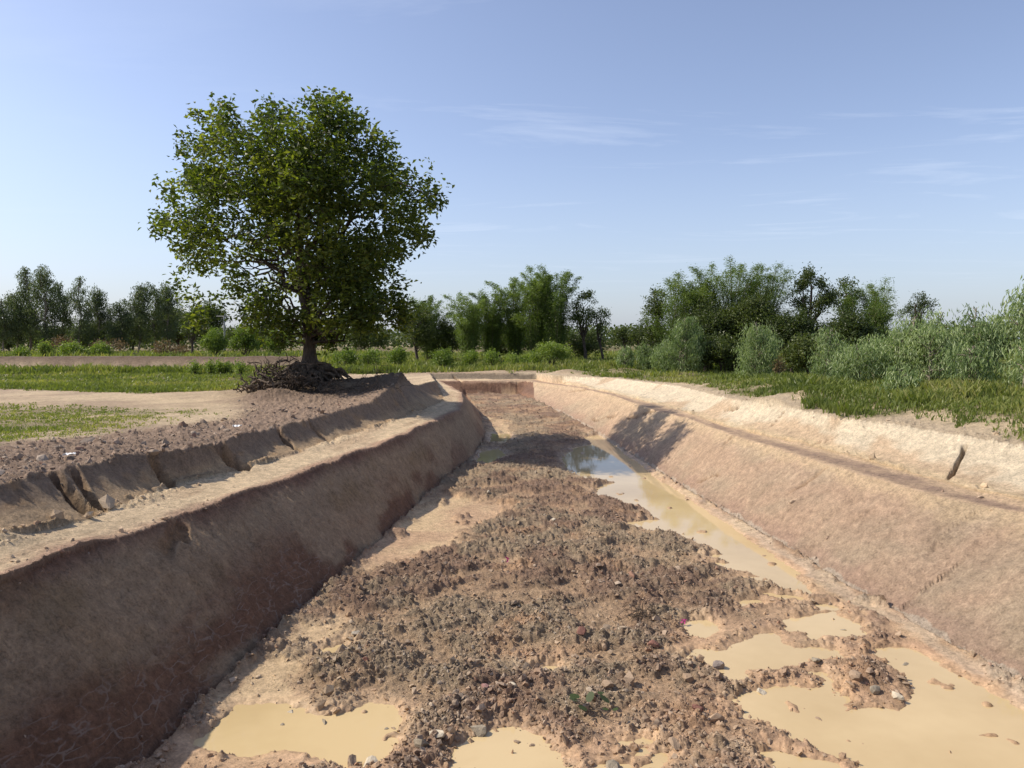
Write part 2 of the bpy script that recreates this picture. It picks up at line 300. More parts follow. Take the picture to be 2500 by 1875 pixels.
    rt = sm(-.5, .8, x[m] + 0.05 * (Y - 20)); endw = sm(36, 40.5, Y) * (x[m] < 1.2)
    rnd = np.clip(da / .25, 0, 1); tt = t ** 1.06
    zz = za + (zb - za) * tt - .02
    lean = s * 3.5 + t * 1.6
    st = fbm(lean, t * 1.5, 71, 4)
    zz = zz + (.035 * st + .06 * fbm(s * .6, t * 1.2, 72, 3)) * np.sin(np.pi * np.clip(t, 0, 1)) ** .5
    fine = fbm(X * 7, Y * 7, 73, 3)
    zz = zz + .012 * fine + .016 * sm(.1, .6, fbm(s * 9 + t * 3, t * 5, 78, 3)) * (Y < 26) - .02 * sm(.35, .6, fbm(s * 5 + t * 2.5, t * 3, 79, 3)) * (Y < 30)
    gn = fbm(s * 2.4 + t * 1.9, t * .9, 97, 4); gn2 = fbm(s * 6.5 + t * 3.4, t * 1.6, 98, 3)
    gro = sm(.05, .0, np.abs(gn)) * sm(-.1, .3, fbm(s * 1.7, t * 2.4, 99, 3)); gro2 = sm(.10, .0, np.abs(gn2)) * sm(.0, .35, fbm(s * 3.1, t * 3.1, 100, 3))
    zz = zz - (.035 * gro + .016 * gro2) * (.35 + .65 * rt) * sm(0, .08, t) * sm(1, .9, t) * sm(40, 30, Y)
    zz = zz + .03 * np.abs(fbm(X * 2.6, Y * 2.6, 101, 4)) * (Y < 30)
    pat = fbm(s * .9 + t, t * 2.2, 74, 4)
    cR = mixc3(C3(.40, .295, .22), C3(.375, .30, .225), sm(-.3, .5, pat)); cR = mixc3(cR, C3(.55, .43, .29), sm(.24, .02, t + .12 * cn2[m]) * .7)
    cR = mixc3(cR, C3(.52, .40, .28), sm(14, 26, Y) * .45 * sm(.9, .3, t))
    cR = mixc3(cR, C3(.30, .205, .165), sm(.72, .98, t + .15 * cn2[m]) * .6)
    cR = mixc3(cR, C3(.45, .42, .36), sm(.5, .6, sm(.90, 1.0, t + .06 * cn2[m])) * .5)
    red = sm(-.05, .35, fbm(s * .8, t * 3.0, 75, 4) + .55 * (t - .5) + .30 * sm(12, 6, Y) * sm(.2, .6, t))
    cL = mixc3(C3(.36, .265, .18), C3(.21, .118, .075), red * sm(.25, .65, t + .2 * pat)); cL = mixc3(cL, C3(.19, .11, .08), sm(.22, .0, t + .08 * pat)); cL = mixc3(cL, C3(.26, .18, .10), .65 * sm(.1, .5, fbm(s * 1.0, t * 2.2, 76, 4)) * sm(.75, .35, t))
    cL = mixc3(cL, C3(.38, .29, .21), sm(15, 24, Y) * .5)
    cE = mixc3(C3(.22, .13, .09), C3(.17, .105, .08), sm(-.2, .4, pat))  # reddish lower end wall, colour darkened to stand for its shade
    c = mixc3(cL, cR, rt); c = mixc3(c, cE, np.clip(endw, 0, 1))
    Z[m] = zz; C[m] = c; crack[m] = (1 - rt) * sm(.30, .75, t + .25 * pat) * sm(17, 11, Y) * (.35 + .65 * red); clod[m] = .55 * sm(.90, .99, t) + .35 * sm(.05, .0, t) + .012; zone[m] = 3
    m = in3; X, Y = x[m], y[m]
    d3, z3, s3 = ringd(wx[m], wy[m], R3)
    base = z(HF) + .51 * sm(29.5, 41.5, Y)
    wn_ = .10 * fbm(X * 3.0, Y * 3.0, 81, 4) + .05 * fbm(X * 11, Y * 11, 82, 3)
    wide = 1 + sm(10, 25, Y) * 1.5
    pud = np.full(X.shape, -9.0)
    for q in PUD: pud = np.maximum(pud, sdpoly(X, Y, q))
    silt = np.zeros(X.shape)
    for q, wgt in zip(SILT, SILTW): silt = np.maximum(silt, wgt * sm(-.25, .30, sdpoly(X, Y, q) + 1.8 * wn_ * wide))
    silt = np.maximum(silt, sm(.0, .3, pud + wn_) * .55)
    ridge = fbm(X * 1.0 + Y * .7, Y * 2.6 - X * 1.2, 83, 4)
    cm = 1 - silt; cm = cm * (0.36 + .64 * sm(-.34, .14, ridge + .5 * fbm(X * 2.2, Y * 2.2, 89, 3))); patch = sm(.55, .85, silt) 
    cm = np.maximum(cm, .75 * sm(.22, .5, fbm(X * 1.9, Y * 1.9, 84, 4)) * (pud < -.05))
    lev = base + .012 + cm * (.012 + (.012 + .045 * sm(0, -.9, pud)) * (ridge + .5) * 1.3 + .03 * sm(0, .5, fbm(X * .5, Y * .5, 85, 2)))
    lev = lev + .015 * fbm(X * 1.2, Y * 1.2, 86, 3) * (1 - cm) + .004 * fbm(X * 9, Y * 9, 87, 2)
    crag = np.abs(fbm(X * 6.5, Y * 6.5, 102, 4)); crag2 = 1 - np.abs(fbm(X * 2.4 + Y, Y * 3.2, 103, 4)) * 2.2
    lev = lev + cm * (.055 * crag * 1.15 + .045 * np.clip(crag2, 0, 1) * sm(0, -.5, pud)) * sm(34, 18, Y) 
    lev = np.maximum(lev, base + .002)
    pw = sm(-.17, .08, pud + wn_ * .95)
    lev = lev * (1 - pw) + (base - .05) * pw + pw * cm * .02 + .06 * sm(.45, .7, fbm(X * 3.5, Y * 3.5, 88, 3)) * pw
    lev = lev + .03 * np.exp(-d3 / .12) * (1 - pw * .7)
    tone = fbm(X * .45, Y * .45, 91, 3) + .6 * fbm(X * 2.5, Y * 2.5, 92, 3)
    cc = mixc3(C3(.29, .23, .165), C3(.225, .155, .115), sm(-.3, .3, tone)); cc = mixc3(cc, C3(.40, .26, .165), .75 * sm(.15, .6, fbm(X * 1.3, Y * 1.3, 93, 4)))
    cs = mixc3(C3(.52, .40, .26), C3(.44, .31, .21), sm(-.3, .4, fbm(X * 1.1, Y * 1.1, 94, 4))); cs = mixc3(cs, C3(.42, .265, .175), sm(7.5, 5.8, Y + .5 * X * 0) * .6 + .5 * sm(-1, 2, X) * sm(12, 8, Y))
    cs = mixc3(cs, C3(.40, .275, .18), .6 * (1 - patch))
    c = mixc3(cs, cc, np.clip(cm * 1.15, 0, 1))
    c = mixc3(c, C3(.42, .37, .30), .45 * sm(.20, .05, np.abs(d3 - .18 + .2 * cn2[m])) * sm(0, 1.5, X) * sm(20, 13, Y))
    wt = sm(-.35, .0, pud); c = mixc3(c, C3(.36, .25, .15), .6 * sm(-.25, .0, pud + wn_ * .6))
    Z[m] = lev; C[m] = c; clod[m] = np.clip(cm, 0, 1) * (1 - .9 * pw) + .05; wet[m] = np.clip(wt + .35 * silt, 0, 1); zone[m] = 4
    # gullies
    for (a, b, wd, dp) in GUL:
        lx, hx = min(a[0], b[0]) - 1, max(a[0], b[0]) + 1; ly, hy = min(a[1], b[1]) - 1, max(a[1], b[1]) + 1
        q = np.where((x > lx) & (x < hx) & (y > ly) & (y < hy))[0]
        if len(q) == 0: continue
        X, Y = x[q], y[q]; jx = .07 * fbm(X * 5, Y * 5, 95, 3)
        d, t = segd(X + jx, Y + .5 * jx, a[0], a[1], b[0], b[1])
        ww = wd * (.6 + .5 * vn(t * 4 + a[0], t * 0, 96)); f = np.clip(1 - (d / ww) ** 2, 0, 1)
        f = f * sm(0, .08, t + .02) * sm(1.02, .75, t)
        Z[q] -= dp * f; C[q] = mixc3(C[q], C3(.24, .15, .085), .75 * f); clod[q] *= 1 - f; grass[q] *= 1 - f
    if detail:
        r = np.hypot(x, y); zc = clod
        k = sm(40, 20, r)
        Z += domes(x, y, .26, zc * .10, 200) * .26 * sm(.4, .9, zc) + domes(x, y, .13, zc * .6, 210) * .55 * sm(.05, .7, zc) + domes(x + 3, y, .065, zc * .9, 220) * .75 * k * sm(.02, .5, zc)
        Z += .006 * cn3 * (zone != 4)
        dk = domes(x, y, .5, zc, 230) / .5
        C *= (1 + .16 * cn3 + .14 * cn2)[:, None]
        tint = vn(x * 9, y * 9, 240)[:, None]; C = C * (1 + (tint - .5) * .25 * zc[:, None])
    C = np.clip(C * np.array([1.05, 1.0, .91]), .01, .8)
    return dict(z=Z, c=C, clod=clod, wet=wet, crack=crack, grass=grass, gh=gh, zone=zone)
def hz(x, y):
    t = terrain(np.atleast_1d(np.asarray(x, float)), np.atleast_1d(np.asarray(y, float)), detail=False); return t['z']

# ------------------------------------------------------------------ materials
def mat(name):
    m = bpy.data.materials.new(name); m.use_nodes = True; nt = m.node_tree
    return m, nt, nt.nodes, nt.links, nt.nodes['Principled BSDF']
def attr(nt, n):
    a = nt.nodes.new('ShaderNodeAttribute'); a.attribute_name = n; return a
def noise(nt, scale, detail=4, rough=.5, vec=None):
    n = nt.nodes.new('ShaderNodeTexNoise'); n.inputs['Scale'].default_value = scale; n.inputs['Detail'].default_value = detail; n.inputs['Roughness'].default_value = rough
    if vec: nt.links.new(vec, n.inputs['Vector'])
    return n
def math_(nt, op, a, b=None, c=None):
    n = nt.nodes.new('ShaderNodeMath'); n.operation = op
    for i, v in enumerate((a, b, c)):
        if v is None: continue
        if isinstance(v, (int, float)): n.inputs[i].default_value = v
        else: nt.links.new(v, n.inputs[i])
    return n.outputs[0]
def ground_mat():
    m, nt, N, L, bs = mat('earth')
    co = N.new('ShaderNodeTexCoord').outputs['Object']
    a = attr(nt, 'col'); w_ = attr(nt, 'wet'); k = attr(nt, 'crack')
    n1 = noise(nt, 32, 6, .72, co); n2 = noise(nt, 9, 6, .68, co); n3 = noise(nt, 190, 3, .6, co)
    v = math_(nt, 'ADD', math_(nt, 'MULTIPLY', n1.outputs['Fac'], .55), math_(nt, 'MULTIPLY', n2.outputs['Fac'], .45))
    mr = N.new('ShaderNodeMapRange'); mr.inputs['From Min'].default_value = .36; mr.inputs['From Max'].default_value = .64; mr.inputs['To Min'].default_value = .58; mr.inputs['To Max'].default_value = 1.40; mr.clamp = False; L.new(v, mr.inputs['Value'])
    mul = mr.outputs[0]
    hsv = N.new('ShaderNodeHueSaturation'); L.new(a.outputs['Color'], hsv.inputs['Color']); L.new(mul, hsv.inputs['Value'])
    # pale veins between dark red blocks of clay
    mpv = N.new('ShaderNodeMapping'); mpv.inputs['Scale'].default_value = (3.0, 1.6, 6.5); mpv.inputs['Rotation'].default_value = (.1, .15, .3); L.new(co, mpv.inputs[0])
    nd = noise(nt, 2.5, 4, .6, co); mv = N.new('ShaderNodeVectorMath'); mv.operation = 'MULTIPLY_ADD'; L.new(nd.outputs['Color'], mv.inputs[0]); mv.inputs[1].default_value = (.7, .7, .7); L.new(mpv.outputs[0], mv.inputs[2])
    vo = N.new('ShaderNodeTexVoronoi'); vo.feature = 'DISTANCE_TO_EDGE'; vo.inputs['Scale'].default_value = 1.75; L.new(mv.outputs[0], vo.inputs['Vector'])
    ln = N.new('ShaderNodeMapRange'); ln.inputs['From Min'].default_value = .012; ln.inputs['From Max'].default_value = .065; ln.inputs['To Min'].default_value = 1; ln.inputs['To Max'].default_value = 0
    L.new(vo.outputs['Distance'], ln.inputs['Value'])
    nb = noise(nt, 6, 4, .6, co); nbr = N.new('ShaderNodeMapRange'); nbr.inputs['From Min'].default_value = .42; nbr.inputs['From Max'].default_value = .6; L.new(nb.outputs['Fac'], nbr.inputs['Value'])
    lf = math_(nt, 'MULTIPLY', math_(nt, 'MULTIPLY', ln.outputs[0], nbr.outputs[0]), math_(nt, 'MULTIPLY', k.outputs['Fac'], .6))
    mixv = N.new('ShaderNodeMix'); mixv.data_type = 'RGBA'; L.new(lf, mixv.inputs['Factor']); L.new(hsv.outputs[0], mixv.inputs['A']); mixv.inputs['B'].default_value = (.40, .32, .26, 1)
    L.new(mixv.outputs['Result'], bs.inputs['Base Color'])
    rr = math_(nt, 'SUBTRACT', .95, math_(nt, 'MULTIPLY', w_.outputs['Fac'], math_(nt, 'MULTIPLY', n2.outputs['Fac'], .9)))
    L.new(rr, bs.inputs['Roughness']); bs.inputs['Specular IOR Level'].default_value = .3
    b1 = N.new('ShaderNodeBump'); b1.inputs['Distance'].default_value = .07; b1.inputs['Strength'].default_value = .75; L.new(n2.outputs['Fac'], b1.inputs['Height'])
    b2 = N.new('ShaderNodeBump'); b2.inputs['Distance'].default_value = .035; b2.inputs['Strength'].default_value = .9
    L.new(math_(nt, 'ADD', n1.outputs['Fac'], math_(nt, 'MULTIPLY', n3.outputs['Fac'], .35)), b2.inputs['Height']); L.new(b1.outputs[0], b2.inputs['Normal'])
    st = math_(nt, 'SUBTRACT', 1.0, math_(nt, 'MULTIPLY', w_.outputs['Fac'], .75)); L.new(st, b2.inputs['Strength']); L.new(math_(nt, 'MULTIPLY', st, .7), b1.inputs['Strength'])
    L.new(b2.outputs[0], bs.inputs['Normal'])
    return m
def clod_mat():
    m, nt, N, L, bs = mat('clod')
    co = N.new('ShaderNodeTexCoord').outputs['Object']; a = attr(nt, 'col'); n1 = noise(nt, 60, 4, .6, co)
    h = N.new('ShaderNodeHueSaturation'); L.new(a.outputs['Color'], h.inputs['Color']); L.new(math_(nt, 'MULTIPLY_ADD', n1.outputs['Fac'], .9, .55), h.inputs['Value'])
    L.new(h.outputs[0], bs.inputs['Base Color']); bs.inputs['Roughness'].default_value = .9; bs.inputs['Specular IOR Level'].default_value = .25
    b = N.new('ShaderNodeBump'); b.inputs['Distance'].default_value = .008; b.inputs['Strength'].default_value = .8; L.new(n1.outputs['Fac'], b.inputs['Height']); L.new(b.outputs[0], bs.inputs['Normal'])
    return m
def water_mat():
    m, nt, N, L, bs = mat('muddy_water')
    co = N.new('ShaderNodeTexCoord').outputs['Object']; n1 = noise(nt, .55, 4, .5, co); n2 = noise(nt, 5, 3, .5, co)
    r = N.new('ShaderNodeValToRGB'); r.color_ramp.elements[0].position = .35; r.color_ramp.elements[0].color = (.46, .34, .175, 1); r.color_ramp.elements[1].position = .68; r.color_ramp.elements[1].color = (.55, .42, .23, 1)
    L.new(math_(nt, 'MULTIPLY_ADD', n2.outputs['Fac'], .15, n1.outputs['Fac']), r.inputs[0]); L.new(r.outputs[0], bs.inputs['Base Color'])
    bs.inputs['Roughness'].default_value = .03; bs.inputs['IOR'].default_value = 1.33
    b = N.new('ShaderNodeBump'); b.inputs['Distance'].default_value = .002; b.inputs['Strength'].default_value = .15; L.new(n2.outputs['Fac'], b.inputs['Height']); L.new(b.outputs[0], bs.inputs['Normal'])
    return m
def leaf_mat(name, c0, c1, c2, trans=.38, rough=.45, tcol=None):
    m, nt, N, L, bs = mat(name)
    a = attr(nt, 'tone'); r = N.new('ShaderNodeValToRGB'); e = r.color_ramp.elements
    e[0].position = 0; e[0].color = (*c0, 1); e[1].position = .55; e[1].color = (*c1, 1); k = e.new(1.0); k.color = (*c2, 1)
    L.new(a.outputs['Fac'], r.inputs[0]); L.new(r.outputs[0], bs.inputs['Base Color']); bs.inputs['Roughness'].default_value = rough; bs.inputs['Specular IOR Level'].default_value = .35
    t = N.new('ShaderNodeBsdfTranslucent'); g = N.new('ShaderNodeMix'); g.data_type = 'RGBA'; g.blend_type = 'MULTIPLY'; g.inputs['Factor'].default_value = 1
    L.new(r.outputs[0], g.inputs['A']); g.inputs['B'].default_value = (*(tcol or (1.5, 1.6, .55)), 1); L.new(g.outputs['Result'], t.inputs[0])
    mi = N.new('ShaderNodeMixShader'); mi.inputs[0].default_value = trans; L.new(bs.outputs[0], mi.inputs[1]); L.new(t.outputs[0], mi.inputs[2])
    L.new(mi.outputs[0], N['Material Output'].inputs[0]); return m
def bark_mat(name, c0, c1, sc_=14):
    m, nt, N, L, bs = mat(name)
    co = N.new('ShaderNodeTexCoord').outputs['Object']; mp_ = N.new('ShaderNodeMapping'); mp_.inputs['Scale'].default_value = (1, 1, .3); L.new(co, mp_.inputs[0])
    n1 = noise(nt, sc_, 6, .65, mp_.outputs[0]); r = N.new('ShaderNodeValToRGB'); r.color_ramp.elements[0].position = .35; r.color_ramp.elements[0].color = (*c0, 1); r.color_ramp.elements[1].position = .68; r.color_ramp.elements[1].color = (*c1, 1)
    L.new(n1.outputs['Fac'], r.inputs[0]); L.new(r.outputs[0], bs.inputs['Base Color']); bs.inputs['Roughness'].default_value = .9
    b = N.new('ShaderNodeBump'); b.inputs['Distance'].default_value = .03; L.new(n1.outputs['Fac'], b.inputs['Height']); L.new(b.outputs[0], bs.inputs['Normal']); return m
M = dict(
 earth=ground_mat(), clod=clod_mat(), water=water_mat(),
 big=leaf_mat('broad_leaf', (.028, .046, .010), (.072, .100, .018), (.19, .215, .038), .5),
 bamboo=leaf_mat('bamboo_leaf', (.055, .090, .020), (.12, .175, .038), (.21, .27, .07), .38),
 dark=leaf_mat('dark_leaf', (.034, .050, .015), (.070, .098, .026), (.13, .155, .042), .32),
 euc=leaf_mat('gum_leaf', (.10, .15, .06), (.23, .30, .13), (.42, .48, .26), .40, .4, (1.3, 1.4, .7)),
 eucd=leaf_mat('far_gum_leaf', (.055, .075, .035), (.095, .125, .055), (.16, .185, .09), .38, .4, (1.3, 1.4, .7)),
 bush=leaf_mat('bush_leaf', (.075, .12, .024), (.16, .225, .045), (.27, .32, .085), .38),
 dry=leaf_mat('dry_leaf', (.10, .07, .04), (.17, .125, .06), (.24, .18, .08), .25, .6, (1.2, 1, .7)),
 grass=leaf_mat('grass_blade', (.095, .125, .032), (.165, .20, .05), (.29, .28, .11), .35),
 bark=bark_mat('dark_bark', (.032, .024, .018), (.095, .072, .054)), gumbark=bark_mat('pale_bark', (.14, .11, .085), (.30, .26, .21)),
 root=bark_mat('dead_root', (.04, .028, .02), (.17, .125, .085), 22), culm=bark_mat('bamboo_culm', (.07, .075, .03), (.17, .16, .08)),
 conc=bark_mat('concrete', (.3, .3, .28), (.4, .39, .37)))
def plain(name, c, r=.6):
    m, nt, N, L, bs = mat(name); co = N.new('ShaderNodeTexCoord').outputs['Object']; n1 = noise(nt, 30, 3, .5, co)
    h = N.new('ShaderNodeHueSaturation'); h.inputs['Color'].default_value = (*c, 1); L.new(math_(nt, 'MULTIPLY_ADD', n1.outputs['Fac'], .5, .75), h.inputs['Value']); L.new(h.outputs[0], bs.inputs['Base Color']); bs.inputs['Roughness'].default_value = r; return m
M['pink'] = plain('pink_petal', (.40, .03, .17)); M['white'] = plain('white_plastic', (.75, .75, .73)); M['stone'] = M['clod']

# ------------------------------------------------------------------ mesh helpers
def mesh(name, V, Fc, material, parent=None, attrs=None, smooth=False, loc=None):
    """V (n,3) array; Fc (m,3|4) array of faces"""
    me = bpy.data.meshes.new(name); V = np.asarray(V, np.float32); Fc = np.asarray(Fc, np.int32)
    k = Fc.shape[1]; me.vertices.add(len(V)); me.vertices.foreach_set('co', V.ravel())
    me.loops.add(Fc.size); me.loops.foreach_set('vertex_index', Fc.ravel())
    me.polygons.add(len(Fc)); me.polygons.foreach_set('loop_start', np.arange(0, Fc.size, k, dtype=np.int32)); me.polygons.foreach_set('loop_total', np.full(len(Fc), k, np.int32))
    me.polygons.foreach_set('use_smooth', np.full(len(Fc), bool(smooth)))
    me.update(calc_edges=True)
    for an, av in (attrs or {}).items():
        if av.ndim == 2:
            at = me.color_attributes.new(an, 'FLOAT_COLOR', 'POINT'); d = np.ones((len(V), 4), np.float32); d[:, :3] = av; at.data.foreach_set('color', d.ravel())
        else:
            at = me.attributes.new(an, 'FLOAT', 'POINT'); at.data.foreach_set('value', av.astype(np.float32))
    me.materials.append(material)
    o = bpy.data.objects.new(name, me); COL.objects.link(o)
    if parent: o.parent = parent
    if loc is not None: o.location = loc
    return o
def tag(o, label=None, cat=None, group=None, kind=None):
    if label: o['label'] = label
    if cat: o['category'] = cat
    if group: o['group'] = group
    if kind: o['kind'] = kind
    return o
def empty(name, loc, label, cat, group=None):
    o = bpy.data.objects.new(name, None); COL.objects.link(o); o.location = loc; o.empty_display_size = .2
    return tag(o, label, cat, group)
def tubes(paths, sides=6):
    """paths: list of (points (k,3), radii (k))"""
    Vs, Fs, b = [], [], 0
    for pts, rad in paths:
        pts = np.asarray(pts, float); rad = np.asarray(rad, float); k = len(pts)
        T = np.gradient(pts, axis=0); T /= np.linalg.norm(T, axis=1)[:, None] + 1e-9
        up = np.tile([0.31, 0.17, .94], (k, 1)); up[np.abs((T * up).sum(1)) > .9] = [1, 0, 0]
        A = np.cross(T, up); A /= np.linalg.norm(A, axis=1)[:, None]; B = np.cross(T, A)
        an = np.linspace(0, 2 * np.pi, sides, endpoint=False)
        ring_ = pts[:, None] + rad[:, None, None] * (A[:, None] * np.cos(an)[None, :, None] + B[:, None] * np.sin(an)[None, :, None])
        Vs.append(ring_.reshape(-1, 3)); i = np.arange(k - 1)[:, None] * sides; j = np.arange(sides)[None]; jn = (j + 1) % sides
        Fs.append(np.stack([i + j, i + jn, i + sides + jn, i + sides + j], -1).reshape(-1, 4) + b); b += k * sides
    return np.concatenate(Vs), np.concatenate(Fs)
def curve(a, b, sag, rg, k=6, jit=.06):
    a = np.asarray(a, float); b = np.asarray(b, float); t = np.linspace(0, 1, k)[:, None]; L = np.linalg.norm(b - a)
    p = a + (b - a) * t; p[:, 2] += sag * L * np.sin(np.pi * t[:, 0]); p[1:-1] += rg.normal(0, jit * L, (k - 2, 3)); return p
def leaves(pos, L, W, rg, mode='random', tone=None, fold=.25, droop=.0):
    """one folded leaf-shaped quad at each position"""
    n = len(pos); d = rg.normal(0, 1, (n, 3))
    if mode == 'droop': d = d * np.array([.45, .45, .35]) + np.array([0, 0, -1.0])
    if mode == 'flat': d[:, 2] *= .45; d[:, 2] -= droop
    if mode == 'up': d = d * np.array([.5, .5, .3]) + np.array([0, 0, 1.0])
    d /= np.linalg.norm(d, axis=1)[:, None]
    q = rg.normal(0, 1, (n, 3)); s = np.cross(d, q); s /= np.linalg.norm(s, axis=1)[:, None] + 1e-9; nn = np.cross(d, s)
    Ls = (L * rg.uniform(.65, 1.25, n))[:, None]; Ws = (W * rg.uniform(.7, 1.2, n))[:, None]
    b = pos; m = pos + d * Ls * .45 
    V = np.stack([b, m + s * Ws * .5 + nn * fold * Ws, pos + d * Ls - nn * fold * Ls * .2, m - s * Ws * .5 + nn * fold * Ws], 1).reshape(-1, 3)
    Fc = np.arange(4 * n).reshape(n, 4)
    if tone is None: tone = rg.uniform(0, 1, n)
    return V, Fc, np.repeat(tone, 4)
def crown_pts(blobs, per, rg, shell=.55):
    """tips spread through ellipsoid blobs: (x,y,z,rx,ry,rz)"""
    out = []; own = []
    for i, b in enumerate(blobs):
        k = max(4, int(per * (b[3] * b[4] * b[5]) ** (2 / 3.)))
        u = rg.normal(0, 1, (k, 3)); u /= np.linalg.norm(u, axis=1)[:, None]; r = rg.uniform(0, 1, k) ** shell
        out.append(np.array(b[:3]) + u * r[:, None] * np.array(b[3:6])); own.append(np.full(k, i))
    return np.concatenate(out), np.concatenate(own)
def clumpy(tips, rg, per, spread):
    n = len(tips); c = np.repeat(tips, per, 0); o = rg.normal(0, spread, (n * per, 3)); tn = np.clip(np.repeat(rg.uniform(.15, .85, n), per) + rg.normal(0, .16, n * per), 0, 1)
    return c + o, tn

# ------------------------------------------------------------------ ground
def build_ground():
    a0 = math.radians(43); th = np.concatenate([np.linspace(-a0, a0, 1250), np.linspace(a0, 2 * math.pi - a0, 142)[1:-1]])
    rr_ = [4.4]
    while rr_[-1] < 52: rr_.append(rr_[-1] + min(rr_[-1] ** 2 * 2.57e-4, .13))
    while rr_[-1] < 75: rr_.append(rr_[-1] + .5)
    r = np.concatenate([np.geomspace(.25, 4.4, 26, endpoint=False), rr_, np.geomspace(76, 6000, 60)])
    nt_, nr = len(th), len(r)
    TT, RR = np.meshgrid(th, r); x = (RR * np.sin(TT)).ravel(); y = (RR * np.cos(TT)).ravel()
    x = np.append(x, 0.); y = np.append(y, 0.)
    out = None
    parts = [terrain(x[i:i + 300000], y[i:i + 300000]) for i in range(0, len(x), 300000)]
    T = {k: np.concatenate([p[k] for p in parts]) for k in parts[0]}
    V = np.stack([x, y, T['z']], 1)
    i = np.arange(nr - 1)[:, None] * nt_; j = np.arange(nt_)[None]; jn = (j + 1) % nt_
    Fc = np.stack([i + j, i + nt_ + j, i + nt_ + jn, i + jn], -1).reshape(-1, 4)[:, ::-1]
    c = len(x) - 1; jj = np.arange(nt_); cap = np.stack([np.full(nt_, c), (jj + 1) % nt_, jj, jj], 1)
    # the small fan at the centre as quads over pairs of columns
    jj = np.arange(0, nt_ - 1, 2); cap = np.stack([np.full(len(jj), c), (jj + 2) % nt_, jj + 1, jj], 1)[:, ::-1]
    Fc = np.concatenate([Fc, cap[:, ::-1]])
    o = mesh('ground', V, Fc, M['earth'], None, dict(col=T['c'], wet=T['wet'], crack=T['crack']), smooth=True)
    tag(o, kind='structure')
build_ground()
wv = [(-5, 4, z(HF) - .012), (7, 4, z(HF) - .012), (7, 31, z(HF) - .012), (-5, 31, z(HF) - .012)]
tag(mesh('water', wv, [(0, 1, 2, 3)], M['water']), kind='structure')

# ------------------------------------------------------------------ clods and stones
phi = (1 + 5 ** .5) / 2
ICO = np.array([(-1, phi, 0), (1, phi, 0), (-1, -phi, 0), (1, -phi, 0), (0, -1, phi), (0, 1, phi), (0, -1, -phi), (0, 1, -phi), (phi, 0, -1), (phi, 0, 1), (-phi, 0, -1), (-phi, 0, 1)]) / 1.9
ICF = np.array([(0, 11, 5), (0, 5, 1), (0, 1, 7), (0, 7, 10), (0, 10, 11), (1, 5, 9), (5, 11, 4), (11, 10, 2), (10, 7, 6), (7, 1, 8), (3, 9, 4), (3, 4, 2), (3, 2, 6), (3, 6, 8), (3, 8, 9), (4, 9, 5), (2, 4, 11), (6, 2, 10), (8, 6, 7), (9, 8, 1)])
def rand_rot(n, rg):
    q = rg.normal(0, 1, (n, 4)); q /= np.linalg.norm(q, axis=1)[:, None]; w_, x, y, zz = q.T
    return np.stack([1 - 2 * (y * y + zz * zz), 2 * (x * y - zz * w_), 2 * (x * zz + y * w_), 2 * (x * y + zz * w_), 1 - 2 * (x * x + zz * zz), 2 * (y * zz - x * w_), 2 * (x * zz - y * w_), 2 * (y * zz + x * w_), 1 - 2 * (x * x + y * y)], 1).reshape(n, 3, 3)
def scatter_clods(name, n, rmin, rmax, keep, smin, rg, label, expo=1.0, az=40, cap=.075):
    u = rg.uniform(0, 1, n); r = 1 / (1 / rmin + (1 / rmax - 1 / rmin) * u); a = np.radians(rg.uniform(-az, az, n))
    x, y = r * np.sin(a), r * np.cos(a); t = terrain(x, y)
    k = keep(x, y, t, rg); x, y, r = x[k], y[k], r[k]; zz = t['z'][k]; c = t['c'][k]; n = len(x)
    s = np.clip(smin * np.exp(rg.normal(0, .62, n)), .006, cap) ; s = np.maximum(s, r * .0009)
    sc3 = s[:, None] * rg.uniform(.6, 1.25, (n, 3)); sc3[:, 2] *= .7; sc3[:, 0] *= 1.25
    base = ICO[None] * rg.uniform(.42, 1.35, (n, 12, 1)); V = base * sc3[:, None]
    V = np.einsum('nij,nkj->nki', rand_rot(n, rg), V); V += np.stack([x, y, zz + s * .18], 1)[:, None]
    pal = np.array([(.33, .275, .21), (.26, .185, .135), (.37, .26, .17), (.22, .17, .13), (.45, .39, .31), (.26, .13, .095)])
    pi = rg.choice(6, n, p=[.30, .26, .14, .16, .10, .04]); cc = pal[pi] * rg.uniform(.75, 1.2, (n, 1)) * .42 + c * .58
    Fc = (ICF[None] + np.arange(n)[:, None, None] * 12).reshape(-1, 3)
    o = mesh(name, V.reshape(-1, 3), Fc, M['clod'], None, dict(col=np.repeat(cc, 12, 0))); return tag(o, label, 'soil clods', kind='stuff')
rg = np.random.default_rng(7)
scatter_clods('pit_floor_clods', 200000, 4.6, 40, lambda x, y, t, g: (t['zone'] == 4) & (g.uniform(0, 1, len(x)) < t['clod'] ** 1.5 * .7 + .008), .0095, rg, 'loose brown and grey mud clods and grit strewn over the pit floor')
scatter_clods('bank_top_clods', 60000, 6, 34, lambda x, y, t, g: (t['zone'] <= 1) & (g.uniform(0, 1, len(x)) < t['clod'] ** 1.5 * .6), .017, rg, 'crumbled brown soil clods spread along the tops of both banks', cap=.09)
scatter_clods('ledge_rubble', 40000, 5, 34, lambda x, y, t, g: ((t['zone'] == 2) | (t['zone'] == 3)) & (g.uniform(0, 1, len(x)) < t['clod'] ** 1.3 * .8 + .004), .012, rg, 'small crumbs of soil fallen onto the ledges and slopes', cap=.05)

